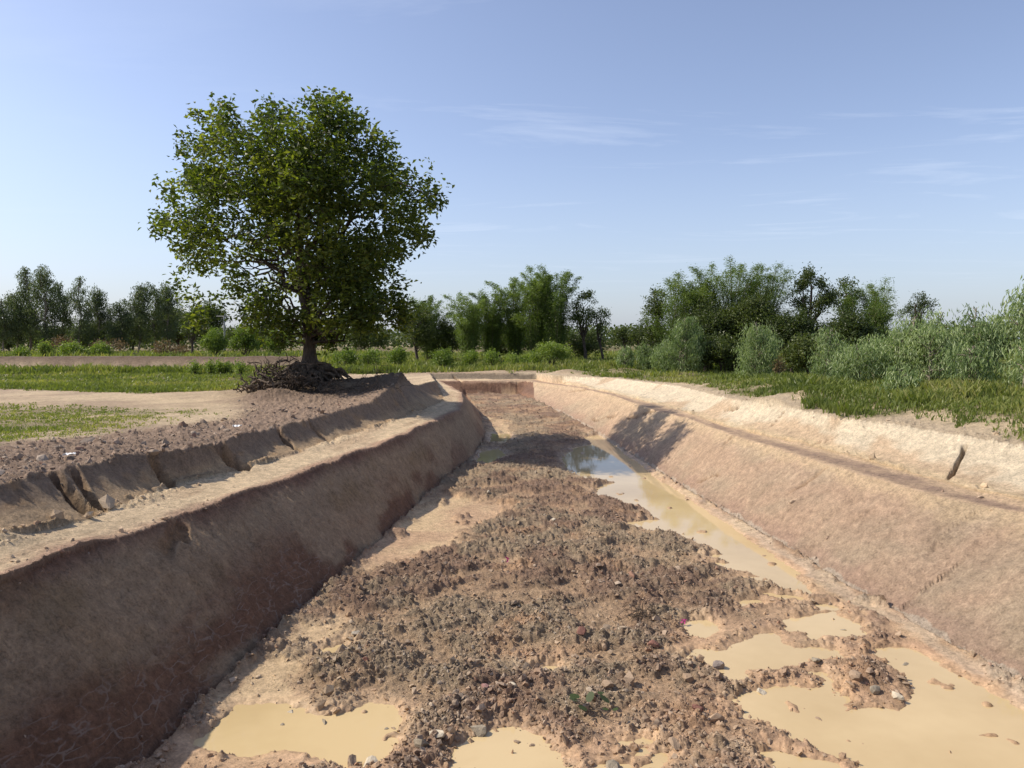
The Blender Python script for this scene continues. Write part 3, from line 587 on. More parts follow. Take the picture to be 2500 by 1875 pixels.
def stone(name, px, py, h, size, col, label, seed, flat=.7, grp=None):
    g = np.random.default_rng(seed); import bmesh
    bm = bmesh.new(); bmesh.ops.create_icosphere(bm, subdivisions=2, radius=1.0)
    cuts = g.normal(0, 1, (9, 3)); cuts /= np.linalg.norm(cuts, axis=1)[:, None]; off = g.uniform(.38, .72, 9)
    for v in bm.verts:
        p = np.array(v.co)
        for c_, o_ in zip(cuts, off):
            d = p @ c_
            if d > o_: p = p - c_ * (d - o_)
        v.co = p * np.array([1.15, .85, flat]) * size + g.normal(0, .02 * size, 3)
    me = bpy.data.meshes.new(name); bm.to_mesh(me); bm.free()
    at = me.color_attributes.new('col', 'FLOAT_COLOR', 'POINT')
    d = np.ones((len(me.vertices), 4), np.float32); d[:, :3] = np.array(col) * g.uniform(.85, 1.15, (len(me.vertices), 1)); at.data.foreach_set('color', d.ravel())
    me.materials.append(M['stone']); o = bpy.data.objects.new(name, me); COL.objects.link(o)
    q = P(px, py, h); o.location = (q[0], q[1], float(hz(q[0], q[1])[0]) + size * flat * .35); o.rotation_euler = (g.uniform(-.3, .3), g.uniform(-.3, .3), g.uniform(0, 6.3))
    return tag(o, label, 'stone', grp or 'stones on the pit floor')
GR, RD, PL, BR = (.27, .23, .17), (.20, .10, .075), (.47, .41, .31), (.28, .205, .14)
for i, a in enumerate([
 (627,1535,HF,.065,PL,'pale smooth stone just above the bottom left puddle'),
 (613,1562,HF,.055,GR,'dark wedge shaped stone at the upper rim of the bottom left puddle'),
 (700,1556,HF,.070,GR,'grey blocky stone where the clods meet the bottom left puddle'),
 (768,1380,HF,.060,PL,'pale stone at the edge of the smooth silt patch'),
 (787,1457,HF,.055,RD,'dark red lump among grey clods left of the middle'),
 (720,1448,HF,.060,BR,'brown flat stone lying above the bottom left puddle'),
 (832,1570,HF,.045,GR,'small grey lump standing in the bottom left puddle'),
 (760,1655,HF,.09,BR,'big brown lump cut by the bottom frame edge beside the left puddle'),
 (800,1650,HF,.09,PL,'pale angular stone at the bottom frame edge beside a brown lump'),
 (945,1600,HF,.095,PL,'whitish stone heaped between the two bottom puddles'),
 (905,1625,HF,.10,GR,'grey stone at the right shore of the bottom left puddle'),
 (1030,1582,HF,.09,GR,'knobbly grey lump at the upper left shore of the bottom middle puddle'),
 (1120,1600,HF,.06,BR,'brown lump standing in the bottom middle puddle'),
 (1150,1608,HF,.045,BR,'small brown lump beside another in the bottom middle puddle'),
 (1048,1505,HF,.065,(.30,.17,.15),'purplish stone above the bottom middle puddle'),
 (1105,1505,HF,.065,PL,'pale round stone above the bottom middle puddle'),
 (1255,1390,HF,.08,RD,'reddish brown stone in the middle of the clods'),
 (1310,1505,HF,.085,BR,'large brown slab beside the green leaf sprig'),
 (1415,1405,HF,.085,RD,'dark red slab between puddles right of the middle'),
 (1550,1440,HF,.10,(.24,.2,.175),'big dark triangular stone at the left tip of the middle right puddle'),
 (1762,1437,HF,.075,GR,'grey pyramid shaped stone on the spit between two puddles'),
 (1642,1492,HF,.075,PL,'pale stone on the shore above the largest puddle'),
 (1505,1550,HF,.07,RD,'dark reddish stone left of the largest puddle'),
 (1820,1358,HF,.06,GR,'grey lump standing in the upper right puddle'),
 (1845,1385,HF,.05,BR,'dark lump beside the upper right puddle'),
 (1850,1480,HF,.09,BR,'brown pointed stone on the right shore of the largest puddle'),
 (1888,1500,HF,.085,GR,'round grey stone at the tip of the clod spit on the right'),
 (1936,1512,HF,.075,PL,'whitish stone at the end of the clod spit on the right'),
 (1770,1552,HF,.05,BR,'small dark lump alone in the largest puddle'),
 (1930,1612,HF,.035,(.2,.17,.14),'tiny black stone alone in the lower right water'),
 (1955,1432,HF,.06,GR,'grey stone in the shallow water near the right slope'),
 (1456,1620,HF,.075,BR,'brown stone by the bottom frame edge left of the ruts'),
 (1320,1660,HF,.10,GR,'upright grey stone at the bottom frame edge beside the rut'),
 (1035,1062,HF,.075,PL,'pale stone at the near edge of the tree shadow'),
 (1055,1077,HF,.065,PL,'second pale stone just below the tree shadow'),
 (1345,1065,HF,.08,BR,'brown lump in the channel of water beyond the shore'),
 (1376,1080,HF,.07,BR,'round brown lump nearest the open channel water'),
 (1195,1138,HF,.055,PL,'small white stone in the middle distance of the pit floor')]):
    stone('stone', *a, seed=100 + i)
for px, py, h, s, c, l in [(150,982,1.6,.05,M['white'],'crumpled white plastic scrap on the bank clods at far left'), (512,905,1.6,.05,M['white'],'white plastic scrap on the bank clods left of the tree')]:
    q = P(px, py, h); g = np.random.default_rng(int(px)); t_ = np.linspace(0, 1, 7); U_, V_ = np.meshgrid(t_, t_)
    V = np.stack([U_.ravel() * .16 - .08, V_.ravel() * .1 - .05, .03 + g.uniform(-.02, .03, 49)], 1); i_ = np.arange(6)[:, None] * 7; j_ = np.arange(6)[None]
    o = mesh('litter', V, np.stack([i_ + j_, i_ + j_ + 1, i_ + j_ + 8, i_ + j_ + 7], -1).reshape(-1, 4), c, None); o.location = (q[0], q[1], float(hz(q[0], q[1])[0]) + .05); tag(o, l, 'litter')

# ------------------------------------------------------------------ grass
def grass(name, n, rmin, rmax, az0, az1, keep, label, hmul=1, blades=5, seed=1):
    rg = np.random.default_rng(seed)
    u = rg.uniform(0, 1, n); r = 1 / (1 / rmin + (1 / rmax - 1 / rmin) * u); a = np.radians(rg.uniform(az0, az1, n))
    x, y = r * np.sin(a), r * np.cos(a); t = terrain(x, y, detail=False)
    k = keep(x, y, t, rg); x, y, r, zz, gh = x[k], y[k], r[k], t['z'][k], t['gh'][k]
    n = len(x); patch = np.clip(.5 + .9 * fbm(x * .8, y * .8, 301, 3), .0, 1)
    X = np.repeat(x, blades) + rg.normal(0, .04, n * blades) * (1 + np.repeat(r, blades) * .03); Y = np.repeat(y, blades) + rg.normal(0, .04, n * blades) * (1 + np.repeat(r, blades) * .03)
    H = np.repeat(gh * (.45 + .8 * patch), blades) * rg.uniform(.4, 1.25, n * blades) * hmul; ZZ = np.repeat(zz, blades) - .01
    wd = np.maximum(.006, np.repeat(r, blades) * .00085) * rg.uniform(.8, 1.5, n * blades); an = rg.uniform(0, 6.28, n * blades)
    lx = rg.normal(0, .35, n * blades) * H; ly = rg.normal(0, .35, n * blades) * H
    b = np.stack([X, Y, ZZ], 1); side = np.stack([np.cos(an), np.sin(an), 0 * an], 1) * wd[:, None]
    mid = b + np.stack([lx * .35, ly * .35, H * .6], 1); tip = b + np.stack([lx, ly, H], 1)
    V = np.stack([b - side, b + side, mid + side * .8, tip], 1).reshape(-1, 3)
    V4 = np.stack([b - side * .7, b + side * .7, tip + side * .15, mid - side * .8], 1)
    V = np.where(rg.uniform(0, 1, (n * blades, 1, 1)) < .5, V.reshape(-1, 4, 3), V4).reshape(-1, 3)
    tone = np.clip(np.repeat(.15 + .75 * np.clip(.5 + .9 * fbm(x * .5, y * .5, 302, 3), 0, 1), blades) + rg.normal(0, .16, n * blades), 0, 1)
    o = mesh(name, V, np.arange(len(V)).reshape(-1, 4), M['grass'], None, dict(tone=np.repeat(tone, 4))); return tag(o, label, 'grass', kind='stuff')
grass('field_grass', 85000, 9, 50, -41, 4, lambda x, y, t, g: (t['zone'] == 0) & (x < 0) & (g.uniform(0, 1, len(x)) < t['grass'] * (t['gh'] / .15) ** .35), 'short green grass in bands across the flat field left of the pit', seed=2)
grass('bank_grass', 80000, 8, 60, -2, 41, lambda x, y, t, g: (t['zone'] == 0) & (g.uniform(0, 1, len(x)) < t['grass'] ** 1.3 * (.45 + .55 * sm(-.3, .2, fbm(x * 1.4, y * 1.4, 303, 3)))), 'tall bright green grass covering the ground above the right bank', seed=3)
grass('rough_grass', 36000, 42, 110, -41, 41, lambda x, y, t, g: (t['zone'] == 0) & (y > 43) & (g.uniform(0, 1, len(x)) < t['grass']), 'rough tall grass in front of the trees behind the pit', hmul=1.3, seed=4)

# ------------------------------------------------------------------ the lone tree
def lone_tree():
    rg = np.random.default_rng(11); D = TREE_D; s = D / F
    bx, by = TB[0], D; bz = float(hz(bx, by)[0])
    root = empty('tree', (bx, by, bz), 'large lone broadleaf tree with a full crown on a mound of bare roots', 'tree')
    def W(px, py, dy=0): q = PD(px, py, D + dy); return np.array([q[0] - bx, dy, q[2] - bz])
    B = [(480,262,42),(510,310,62),(455,300,35),(590,300,66),(600,250,30),(640,300,50),(690,250,44),(735,262,50),(765,310,58),(415,325,32),(440,370,48),(480,400,75),(420,440,50),(390,480,36),(352,480,20),(440,500,62),(415,400,28),
         (560,400,90),(650,370,90),(745,390,92),(825,380,62),(870,400,54),(905,425,34),(935,445,12),(870,470,52),(895,495,24),(840,530,58),(915,490,12),(690,470,100),(580,490,85),(500,540,66),(440,560,45),(408,590,24),(425,630,18),(420,660,15),(425,685,16),(440,660,14),(455,600,28),(530,610,45),(505,580,40),
         (620,600,75),(570,670,50),(540,690,36),(560,640,40),(590,700,34),(625,738,24),(720,738,26),(690,715,30),(875,690,24),(800,705,42),(770,680,50),(860,665,36),(820,655,45),(620,690,45),(600,725,22),(700,590,85),(780,560,80),(760,640,75),(820,620,55),(800,690,58),(850,655,36),(860,690,28),(745,705,46),(700,680,50),(710,728,26),(780,722,24),(840,690,34),(540,340,45),(700,320,60),(800,450,60)]
    blobs = []; cxm = 655
    for (px, py, r) in B:
        R = r * s; off = abs(px - cxm) * s; full = 3.6 * max(.25, 1 - ((py - 440) / 420.) ** 2) ** .5
        dep = math.sqrt(max(.3, full ** 2 - off ** 2)); k = 1 if r < 40 else (2 if r < 80 else 3)
        for j in range(k):
            dy = rg.uniform(-.35, .35) * dep if k == 1 else (-dep * .72 + 1.44 * dep * j / (k - 1)) + rg.normal(0, .3)
            c = W(px + rg.normal(0, 6), py + rg.normal(0, 6), dy); q = rg.uniform(.85, 1.05); blobs.append((*c, R * q * .92, R * q, R * q * .85))
    for (px, py) in [(352,478),(345,495),(395,335),(402,300),(440,245),(480,228),(505,240),(570,250),(590,228),(625,250),(672,218),(700,222),(735,228),(775,262),(795,300),(835,318),(868,352),(905,358),(925,395),(938,430),(920,500),(905,505),(870,540),(848,580),(862,620),(880,665),(868,700),(392,585),(388,612),(405,640),(425,690),(370,400),(375,440),(360,465),(400,540),(500,625),(470,655)]:
        for j in range(2): c = W(px + rg.normal(0, 6), py + rg.normal(0, 6), rg.normal(0, 1.3)); q = rg.uniform(.16, .34); blobs.append((*c, q, q, q * 1.1))
    blobs = [b for b in blobs if rg.uniform() > .08]; tips, own = crown_pts(blobs, 60, rg, .42); kd = rg.uniform(.45, 1.0, len(blobs)); kp = rg.uniform(0, 1, len(tips)) < kd[own]; tips, own = tips[kp], own[kp]
    gp = vn(tips[:, 0] * .85 + .25 * tips[:, 1] + 7.7, tips[:, 2] * .95 + .2 * tips[:, 1], 5) ; kp = (gp > .24) | (rg.uniform(0, 1, len(tips)) < .3); tips, own = tips[kp], own[kp]
    # branches
    paths = []; ax = lambda zz: np.array([.02 + .05 * math.sin(zz * 1.1), .04 * math.sin(zz), zz])
    tt = W(668, 750)[2]
    zs = np.array([-.3, -.1, .05, .2, .35, .5, .7, .9, 1.2, 2, 3, 4, 5, 6.6]); rad = np.interp(zs, [-.3, .0, .25, .5, .8, 1.2, 3, 6.6], [1.0, .78, .50, .33, .24, .20, .16, .07])
    paths.append((np.array([ax(q) + (np.array([-.3, 0, 0]) * (q / 6.6)) for q in zs]), rad))
    lz = np.linspace(1.2, 5.4, 7); paths.append((np.array([[.10 + .10 * (q - 1.2) + .08 * math.sin(q * 2), .12, q] for q in lz]), np.linspace(.15, .06, 7)))
    for i, b in enumerate(blobs):
        if (own == i).sum() < 5: continue
        c = np.array(b[:3]) * 1.0; c = .5 * c + .5 * tips[own == i].mean(0); hd = math.hypot(c[0], c[1]); za = max(1.2, min(6.4, c[2] - .30 * hd - .2)); a = ax(za) + np.array([-.3 * za / 6.6, 0, 0])
        k = curve(a, c, rg.uniform(-.05, .18), rg, 8, .06); paths.append((k, np.linspace(.022 + .010 * hd, .009, 8)))
        own_t = tips[own == i]; m = own_t[rg.permutation(len(own_t))[:3]]
        for p in m: paths.append((curve(c + rg.normal(0, .1, 3), p, .02, rg, 4, .05), np.linspace(.010, .004, 4)))
    for (lx, lzv, rr) in ((-2.2, 4.3, .12), (1.9, 4.6, .11), (-1.4, 6.2, .09), (2.6, 3.4, .09)):
        paths.append((curve(ax(1.7 + .25 * lzv * .5), (lx, rg.normal(0, .8), lzv), .10, rg, 9, .035), np.linspace(rr, .03, 9)))
    V, Fc = tubes(paths, 6); mesh('trunk', V, Fc, M['bark'], root, smooth=True)
    P_, tn = clumpy(tips, rg, 16, .15)
    tn = np.clip(tn + np.repeat(.22 * np.sin(tips[:, 0] * 1.9 + 1.3 * tips[:, 2]) * np.sin(tips[:, 1] * 1.7 + tips[:, 2] * 1.1), 16), 0, 1)
    rel = P_[:, 0]; tn = np.clip(tn + .0 * rel, 0, 1)
    V, Fc, T = leaves(P_, .185, .10, rg, 'flat', tn, droop=.35); mesh('crown', V, Fc, M['big'], root, dict(tone=T))
    # exposed roots
    rp = []
    for k in range(90):
        an = rg.uniform(0, 6.28); L = rg.uniform(.75, 1.6); q_ = rg.uniform(.05, .55); a = np.array([math.cos(an) * (.75 - q_ * .8), math.sin(an) * (.75 - q_ * .8), q_])
        e = np.array([math.cos(an) * L, math.sin(an) * L * .9, 0]); e[2] = float(hz(bx + e[0], by + e[1])[0]) - bz - .02
        rp.append((curve(a, e, rg.uniform(.02, .18), rg, 8, .05), np.linspace(rg.uniform(.04, .13), .015, 8)))
    V, Fc = tubes(rp, 6); mesh('roots', V, Fc, M['root'], root, smooth=True)
lone_tree()
def tangle(name, px, py, h, n, R, Ht, Lr, rad, label, cat, seed, m=None, sx=1.0):
    rg = np.random.default_rng(seed); q = P(px, py, h); bz = float(hz(q[0], q[1])[0]); ps = []
    for k in range(n):
        a = np.array([rg.normal(0, R * .5) * sx, rg.normal(0, R * .4), 0]); a[2] = Ht * math.exp(-((a[0] / sx) ** 2 + a[1] ** 2) / R ** 2) * rg.uniform(.1, 1)
        d = rg.normal(0, 1, 3) * np.array([1, .8, .5]); d[2] += .1; d /= np.linalg.norm(d); L = rg.uniform(.4, 1) * Lr; b = a + d * L; b[2] = max(b[2], .0)
        k_ = curve(a, b, rg.uniform(-.1, .2), rg, 6, .09); r0 = rg.uniform(.3, 1) * rad; ps.append((k_, np.linspace(r0, r0 * .3, 6)))
        for j in range(2):
            s_ = k_[rg.integers(2, 5)]; e = s_ + rg.normal(0, .22, 3) * Lr; e[2] = max(e[2], 0); ps.append((curve(s_, e, .1, rg, 4, .08), np.linspace(r0 * .45, r0 * .15, 4)))
    V, Fc = tubes(ps, 5); o = mesh(name, V, Fc, m or M['root'], None, smooth=True, loc=(q[0], q[1], bz)); return tag(o, label, cat)
tangle('root_pile', 604, 846, 1.66, 150, .85, .85, .75, .05, 'tangled heap of dead roots and branches at the left foot of the lone tree', 'root pile', 21, sx=1.3)
tangle('branch_litter', 770, 842, 1.6, 26, .9, .10, 1.3, .03, 'scattered dead branches on the shaded soil right of the lone tree', 'branches', 22, sx=1.6)
tangle('stump', 290, 783, 2.0, 26, .45, .4, .5, .06, 'dark uprooted stump lying at the foot of the far bund', 'stump', 23)
tangle('dead_branches', 172, 787, 2.0, 14, .4, .2, .5, .04, 'small dark heap of dead branches at the foot of the far bund', 'branches', 24)
tangle('brushwood', 1390, 1345, HF, 34, .22, .12, .30, .008, 'dark bundle of dead twigs on the pit floor beside a small puddle', 'twigs', 25)
tangle('twigs', 1395, 1425, HF, 14, .16, .09, .30, .006, 'bent grey twigs sticking out of the clods beside the dark red slab', 'twigs', 26)

def sprig():
    rg = np.random.default_rng(31); q = P(1285, 1555, HF); zz = float(hz(q[0], q[1])[0]); root = empty('leafy_sprig', (q[0], q[1], zz + .03), 'wilted sprig with round green leaves lying on the clods near the bottom middle puddle', 'sprig')
    ps = [(curve((0, 0, .03), (rg.uniform(-.22, .22), rg.uniform(-.18, .18), rg.uniform(.02, .12)), .1, rg, 5, .05), np.linspace(.006, .003, 5)) for _ in range(9)]
    V, Fc = tubes(ps, 5); mesh('stem', V, Fc, M['root'], root)
    V, F_, b = [], [], 0
    for k in range(9):
        c = ps[k][0][-1]; an = np.linspace(0, 6.283, 9)[:-1]; r = rg.uniform(.022, .045); t = rg.normal(0, .4, 2)
        ring_ = np.stack([c[0] + r * 1.2 * np.cos(an), c[1] + r * np.sin(an), c[2] + .03 + r * (t[0] * np.cos(an) + t[1] * np.sin(an))], 1)
        V.append(ring_); F_ += [(b, b + 1, b + 2, b + 3), (b, b + 3, b + 4, b + 7), (b + 4, b + 5, b + 6, b + 7)]; b += 8
    q4 = [(0, 1, 2, 3), (0, 3, 4, 7), (4, 5, 6, 7)]
    for v in V: mesh('leaf', v, q4, M['dark'], root, dict(tone=np.full(8, .35)))
sprig()
def flower(px, py, label, seed, s):
    rg = np.random.default_rng(seed); q = P(px, py, HF); zz = float(hz(q[0], q[1])[0])
    V, Fc, T = leaves(rg.normal(0, s * .15, (9, 3)) + np.array([0, 0, s * .5]), s, s * .7, rg); o = mesh('fallen_flower', V, Fc, M['pink'], None, loc=(q[0], q[1], zz + .05)); tag(o, label, 'flower')
flower(1478, 1349, 'small magenta flower lying beside the dead twigs and a puddle', 1, .045)
flower(1098, 1227, 'small pink flower half buried in the clods further back', 2, .05)

# ------------------------------------------------------------------ trees and bushes around the field
def base_at(px, D): x = (px - CX) / F * D; return x, D, float(hz(x, D)[0])
def height_for(px, ytop, D, bz): return PD(px, ytop, D)[2] - bz
def plant(kind, name, px, D, ytop, wpx, label, cat, seed, group=None):
    rg = np.random.default_rng(seed); x, y, bz = base_at(px, D); H = height_for(px, ytop, D, bz); W = wpx * D / F
    root = empty(name, (x, y, bz - .03), label, cat, group); pr = D / 737.0
    if kind in ('gum', 'sapling'):
        lean = rg.normal(0, .05 * H, 2); far = kind == 'gum'
        nst = 1 if far else rg.integers(2, 4); paths = []; blobs = []
        for s_ in range(nst):
            off = rg.normal(0, .12 if far else .18 * W, 2); hh = H * (1 if s_ == 0 else rg.uniform(.6, .9))
            zs = np.linspace(0, hh * .97, 9); cx = off[0] + lean[0] * (zs / H) ** 1.5 + .02 * H * np.sin(zs * 1.3 + seed); cy = off[1] + lean[1] * (zs / H) ** 1.5
            sp = np.stack([cx, cy, zs], 1); paths.append((sp, np.linspace(max(.02 * H ** .9, pr * .55) if far else .018 + .006 * H, .012, 9)))
            nb = 20 if far else 20
            lo = .22 if far else .06
            for i in range(nb):
                f = lo + (1 - lo) * (i + .5) / nb; a = rg.uniform(0, 6.28)
                pr_ = (math.sin(math.pi * min(1, (f - lo) / (1 - lo) * .86 + .14)) ** .6); rr = W * .5 * pr_ * rg.uniform(.35, 1.0) * (.75 if far else .85)
                c0 = np.array([np.interp(f * H, zs, cx), np.interp(f * H, zs, cy), min(f * H, hh) - .1 * H * .5 * (rr / W)])
                c = c0 + np.array([math.cos(a) * rr, math.sin(a) * rr, rr * .25]); br = W * (rg.uniform(.17, .30) if far else rg.uniform(.12, .24)) * (.6 + .5 * pr_)
                blobs.append((*c, br, br, br * rg.uniform(1.0, 1.5))); paths.append((curve(c0 - np.array([0, 0, .12 * H * .5]), c, .05, rg, 5, .05), np.linspace(.012 * H ** .7 + .004, .006, 5)))
        blobs = [b for b in blobs if b[2] + b[5] * .7 < H * 1.03]
        tips, own = crown_pts(blobs, 95 if far else 105, rg, .45)
        ln = max(.20, pr * 2.0) if far else max(.15, pr * 3.6); P_, tn = clumpy(tips, rg, 5 if far else 7, .12 if far else .10)
        P_[:, 2] = np.maximum(P_[:, 2], .05)
        V, Fc, T = leaves(P_, ln, ln * (.36 if far else .22), rg, 'droop', tn)
        mk = 'eucd' if far else 'euc'; bk = 'gumbark'
    elif kind == 'bamboo':
        paths = []; pts = []; tn = []
        nc = int(22 + W * 6)
        for i in range(nc):
            a = rg.uniform(0, 6.28); b0 = np.array([math.cos(a), math.sin(a), 0]) * rg.uniform(0, .12 * W + .2); hh = H * (1.02 if i == 0 else rg.uniform(.45, .98)); out = W * .5 * rg.uniform(.2, 1.6)
            if i == 0: out *= .4
            t = np.linspace(0, 1, 10); q = np.stack([b0[0] + math.cos(a) * out * t ** 2.2, b0[1] + math.sin(a) * out * t ** 2.2, hh * (t * 1.35 - .40 * t ** 3.2)], 1); q[:, 2] *= hh / q[:, 2].max()
            paths.append((q, np.linspace(max(.035, pr * .3), .008, 10)))
            n = int(34 * (hh / 6.) * (.11 / max(pr, .05)) ** .6 * 1.5) + 10; tt = rg.uniform(.18, 1.0, n)
            c = np.stack([np.interp(tt, t, q[:, k]) for k in range(3)], 1); sp = (.07 + .42 * np.sin(np.pi * np.clip(tt * .93, 0, 1)) ** .8)[:, None] * rg.uniform(.6, 1.15)
            for rep in range(8):
                o_ = rg.normal(0, 1, (n, 3)) * sp * np.array([.55, .55, .45]); pts.append(c + o_); tn.append(np.clip(.18 + .5 * tt + rg.normal(0, .16, n), 0, 1))
        P_ = np.concatenate(pts); tn = np.concatenate(tn); P_[:, 2] = np.maximum(P_[:, 2], .1); ln = max(.16, pr * 2.7)
        V, Fc, T = leaves(P_, ln, ln * .20, rg, 'flat', tn, droop=.55); mk = 'bamboo'; bk = 'culm'
    else:
        tree_ = kind in ('tree', 'darktree', 'opentree'); dry = kind == 'dry'
        lo = {'tree': .32, 'darktree': .12, 'opentree': .45}.get(kind, .0); paths = []; blobs = []
        nb = {'tree': 22, 'darktree': 34, 'opentree': 20, 'bush': 16, 'dry': 12, 'roundbush': 14}[kind]
        th = H * (.8 if tree_ else .5); zs = np.linspace(0, th, 7); lean = rg.normal(0, .05 * H, 2)
        sp = np.stack([lean[0] * (zs / H) + .03 * H * np.sin(zs / H * 5 + seed), lean[1] * (zs / H), zs], 1)
        if tree_: paths.append((sp, np.linspace(.03 * H ** .9, .02 * H ** .5, 7)))
        for i in range(nb):
            u = rg.normal(0, 1, 3); u /= np.linalg.norm(u); r = rg.uniform(.25, 1) ** .6
            if kind in ('bush', 'roundbush', 'dry'): u[2] = abs(u[2]) * 1.0 - .1
            cz = H * (lo + (1 - lo) * .5); hzr = H * (1 - lo) * .5
            if not tree_: cz = H * .38; hzr = H * .5
            br = (W * .5 * (hzr) * W * .5) ** (1 / 3.) * rg.uniform(.26, .42) * (.75 if kind == 'opentree' else 1)
            c = np.array([u[0] * (W * .5 - br * .8) * r, u[1] * (W * .5 - br * .8) * r, cz + u[2] * (hzr - br * .7) * r]); c[2] = max(c[2], br * .5)
            if kind == 'opentree': c[:2] *= .7 + .6 * (c[2] / H)
            blobs.append((*c, br, br, br * .85)); a = np.array([np.interp(max(0, c[2] * .55), zs, sp[:, 0]), 0, min(max(0, c[2] * .55), th)]) if tree_ else np.array([rg.normal(0, .06), rg.normal(0, .06), 0])
            paths.append((curve(a, c, .08, rg, 5, .06), np.linspace(.010 * H ** .9 + .006, .006, 5)))
        if tree_ or kind == 'bush':
            for k in range(5):
                a = rg.uniform(0, 6.28); hgt = rg.uniform(.8, 1.0) * H; c = np.array([math.cos(a) * W * .2 * rg.uniform(0, 1.4), math.sin(a) * W * .2, hgt - .12 * W]); blobs.append((*c, .11 * W, .11 * W, .13 * W))
        dens = {'opentree': 170, 'tree': 130, 'darktree': 120, 'bush': 260, 'roundbush': 300, 'dry': 90}[kind] * (.06 / max(pr, .03)) ** 1.3
        tips, own = crown_pts(blobs, dens, rg, .5); P_, tn = clumpy(tips, rg, 6, .09 + pr * .6); P_[:, 2] = np.maximum(P_[:, 2], .03)
        ln = max(.10 if not tree_ else .15, pr * 2.0); V, Fc, T = leaves(P_, ln, ln * .5, rg, 'random', tn)
        mk = {'tree': 'dark', 'darktree': 'dark', 'opentree': 'dark', 'bush': 'bush', 'roundbush': 'bush', 'dry': 'dry'}[kind]; bk = 'bark'
    T = np.clip(T + rg.uniform(-.18, .22), 0, 1)
    tv, tf = tubes(paths, 5)
    shrub = kind in ('bush', 'roundbush', 'dry')
    mesh('stem' if shrub else 'trunk', tv, tf, M[bk], root, smooth=True)
    mesh('foliage' if shrub else 'crown', V, Fc, M[mk], root, dict(tone=T))
GUMS, BAMB, BUSH, SAP, BACK = 'slender gum trees in the row behind the field', 'bamboo clumps behind the pit', 'rounded bushes beyond the end of the pit', 'grey green gum saplings on the right bank', 'dark broadleaf trees behind the pit'
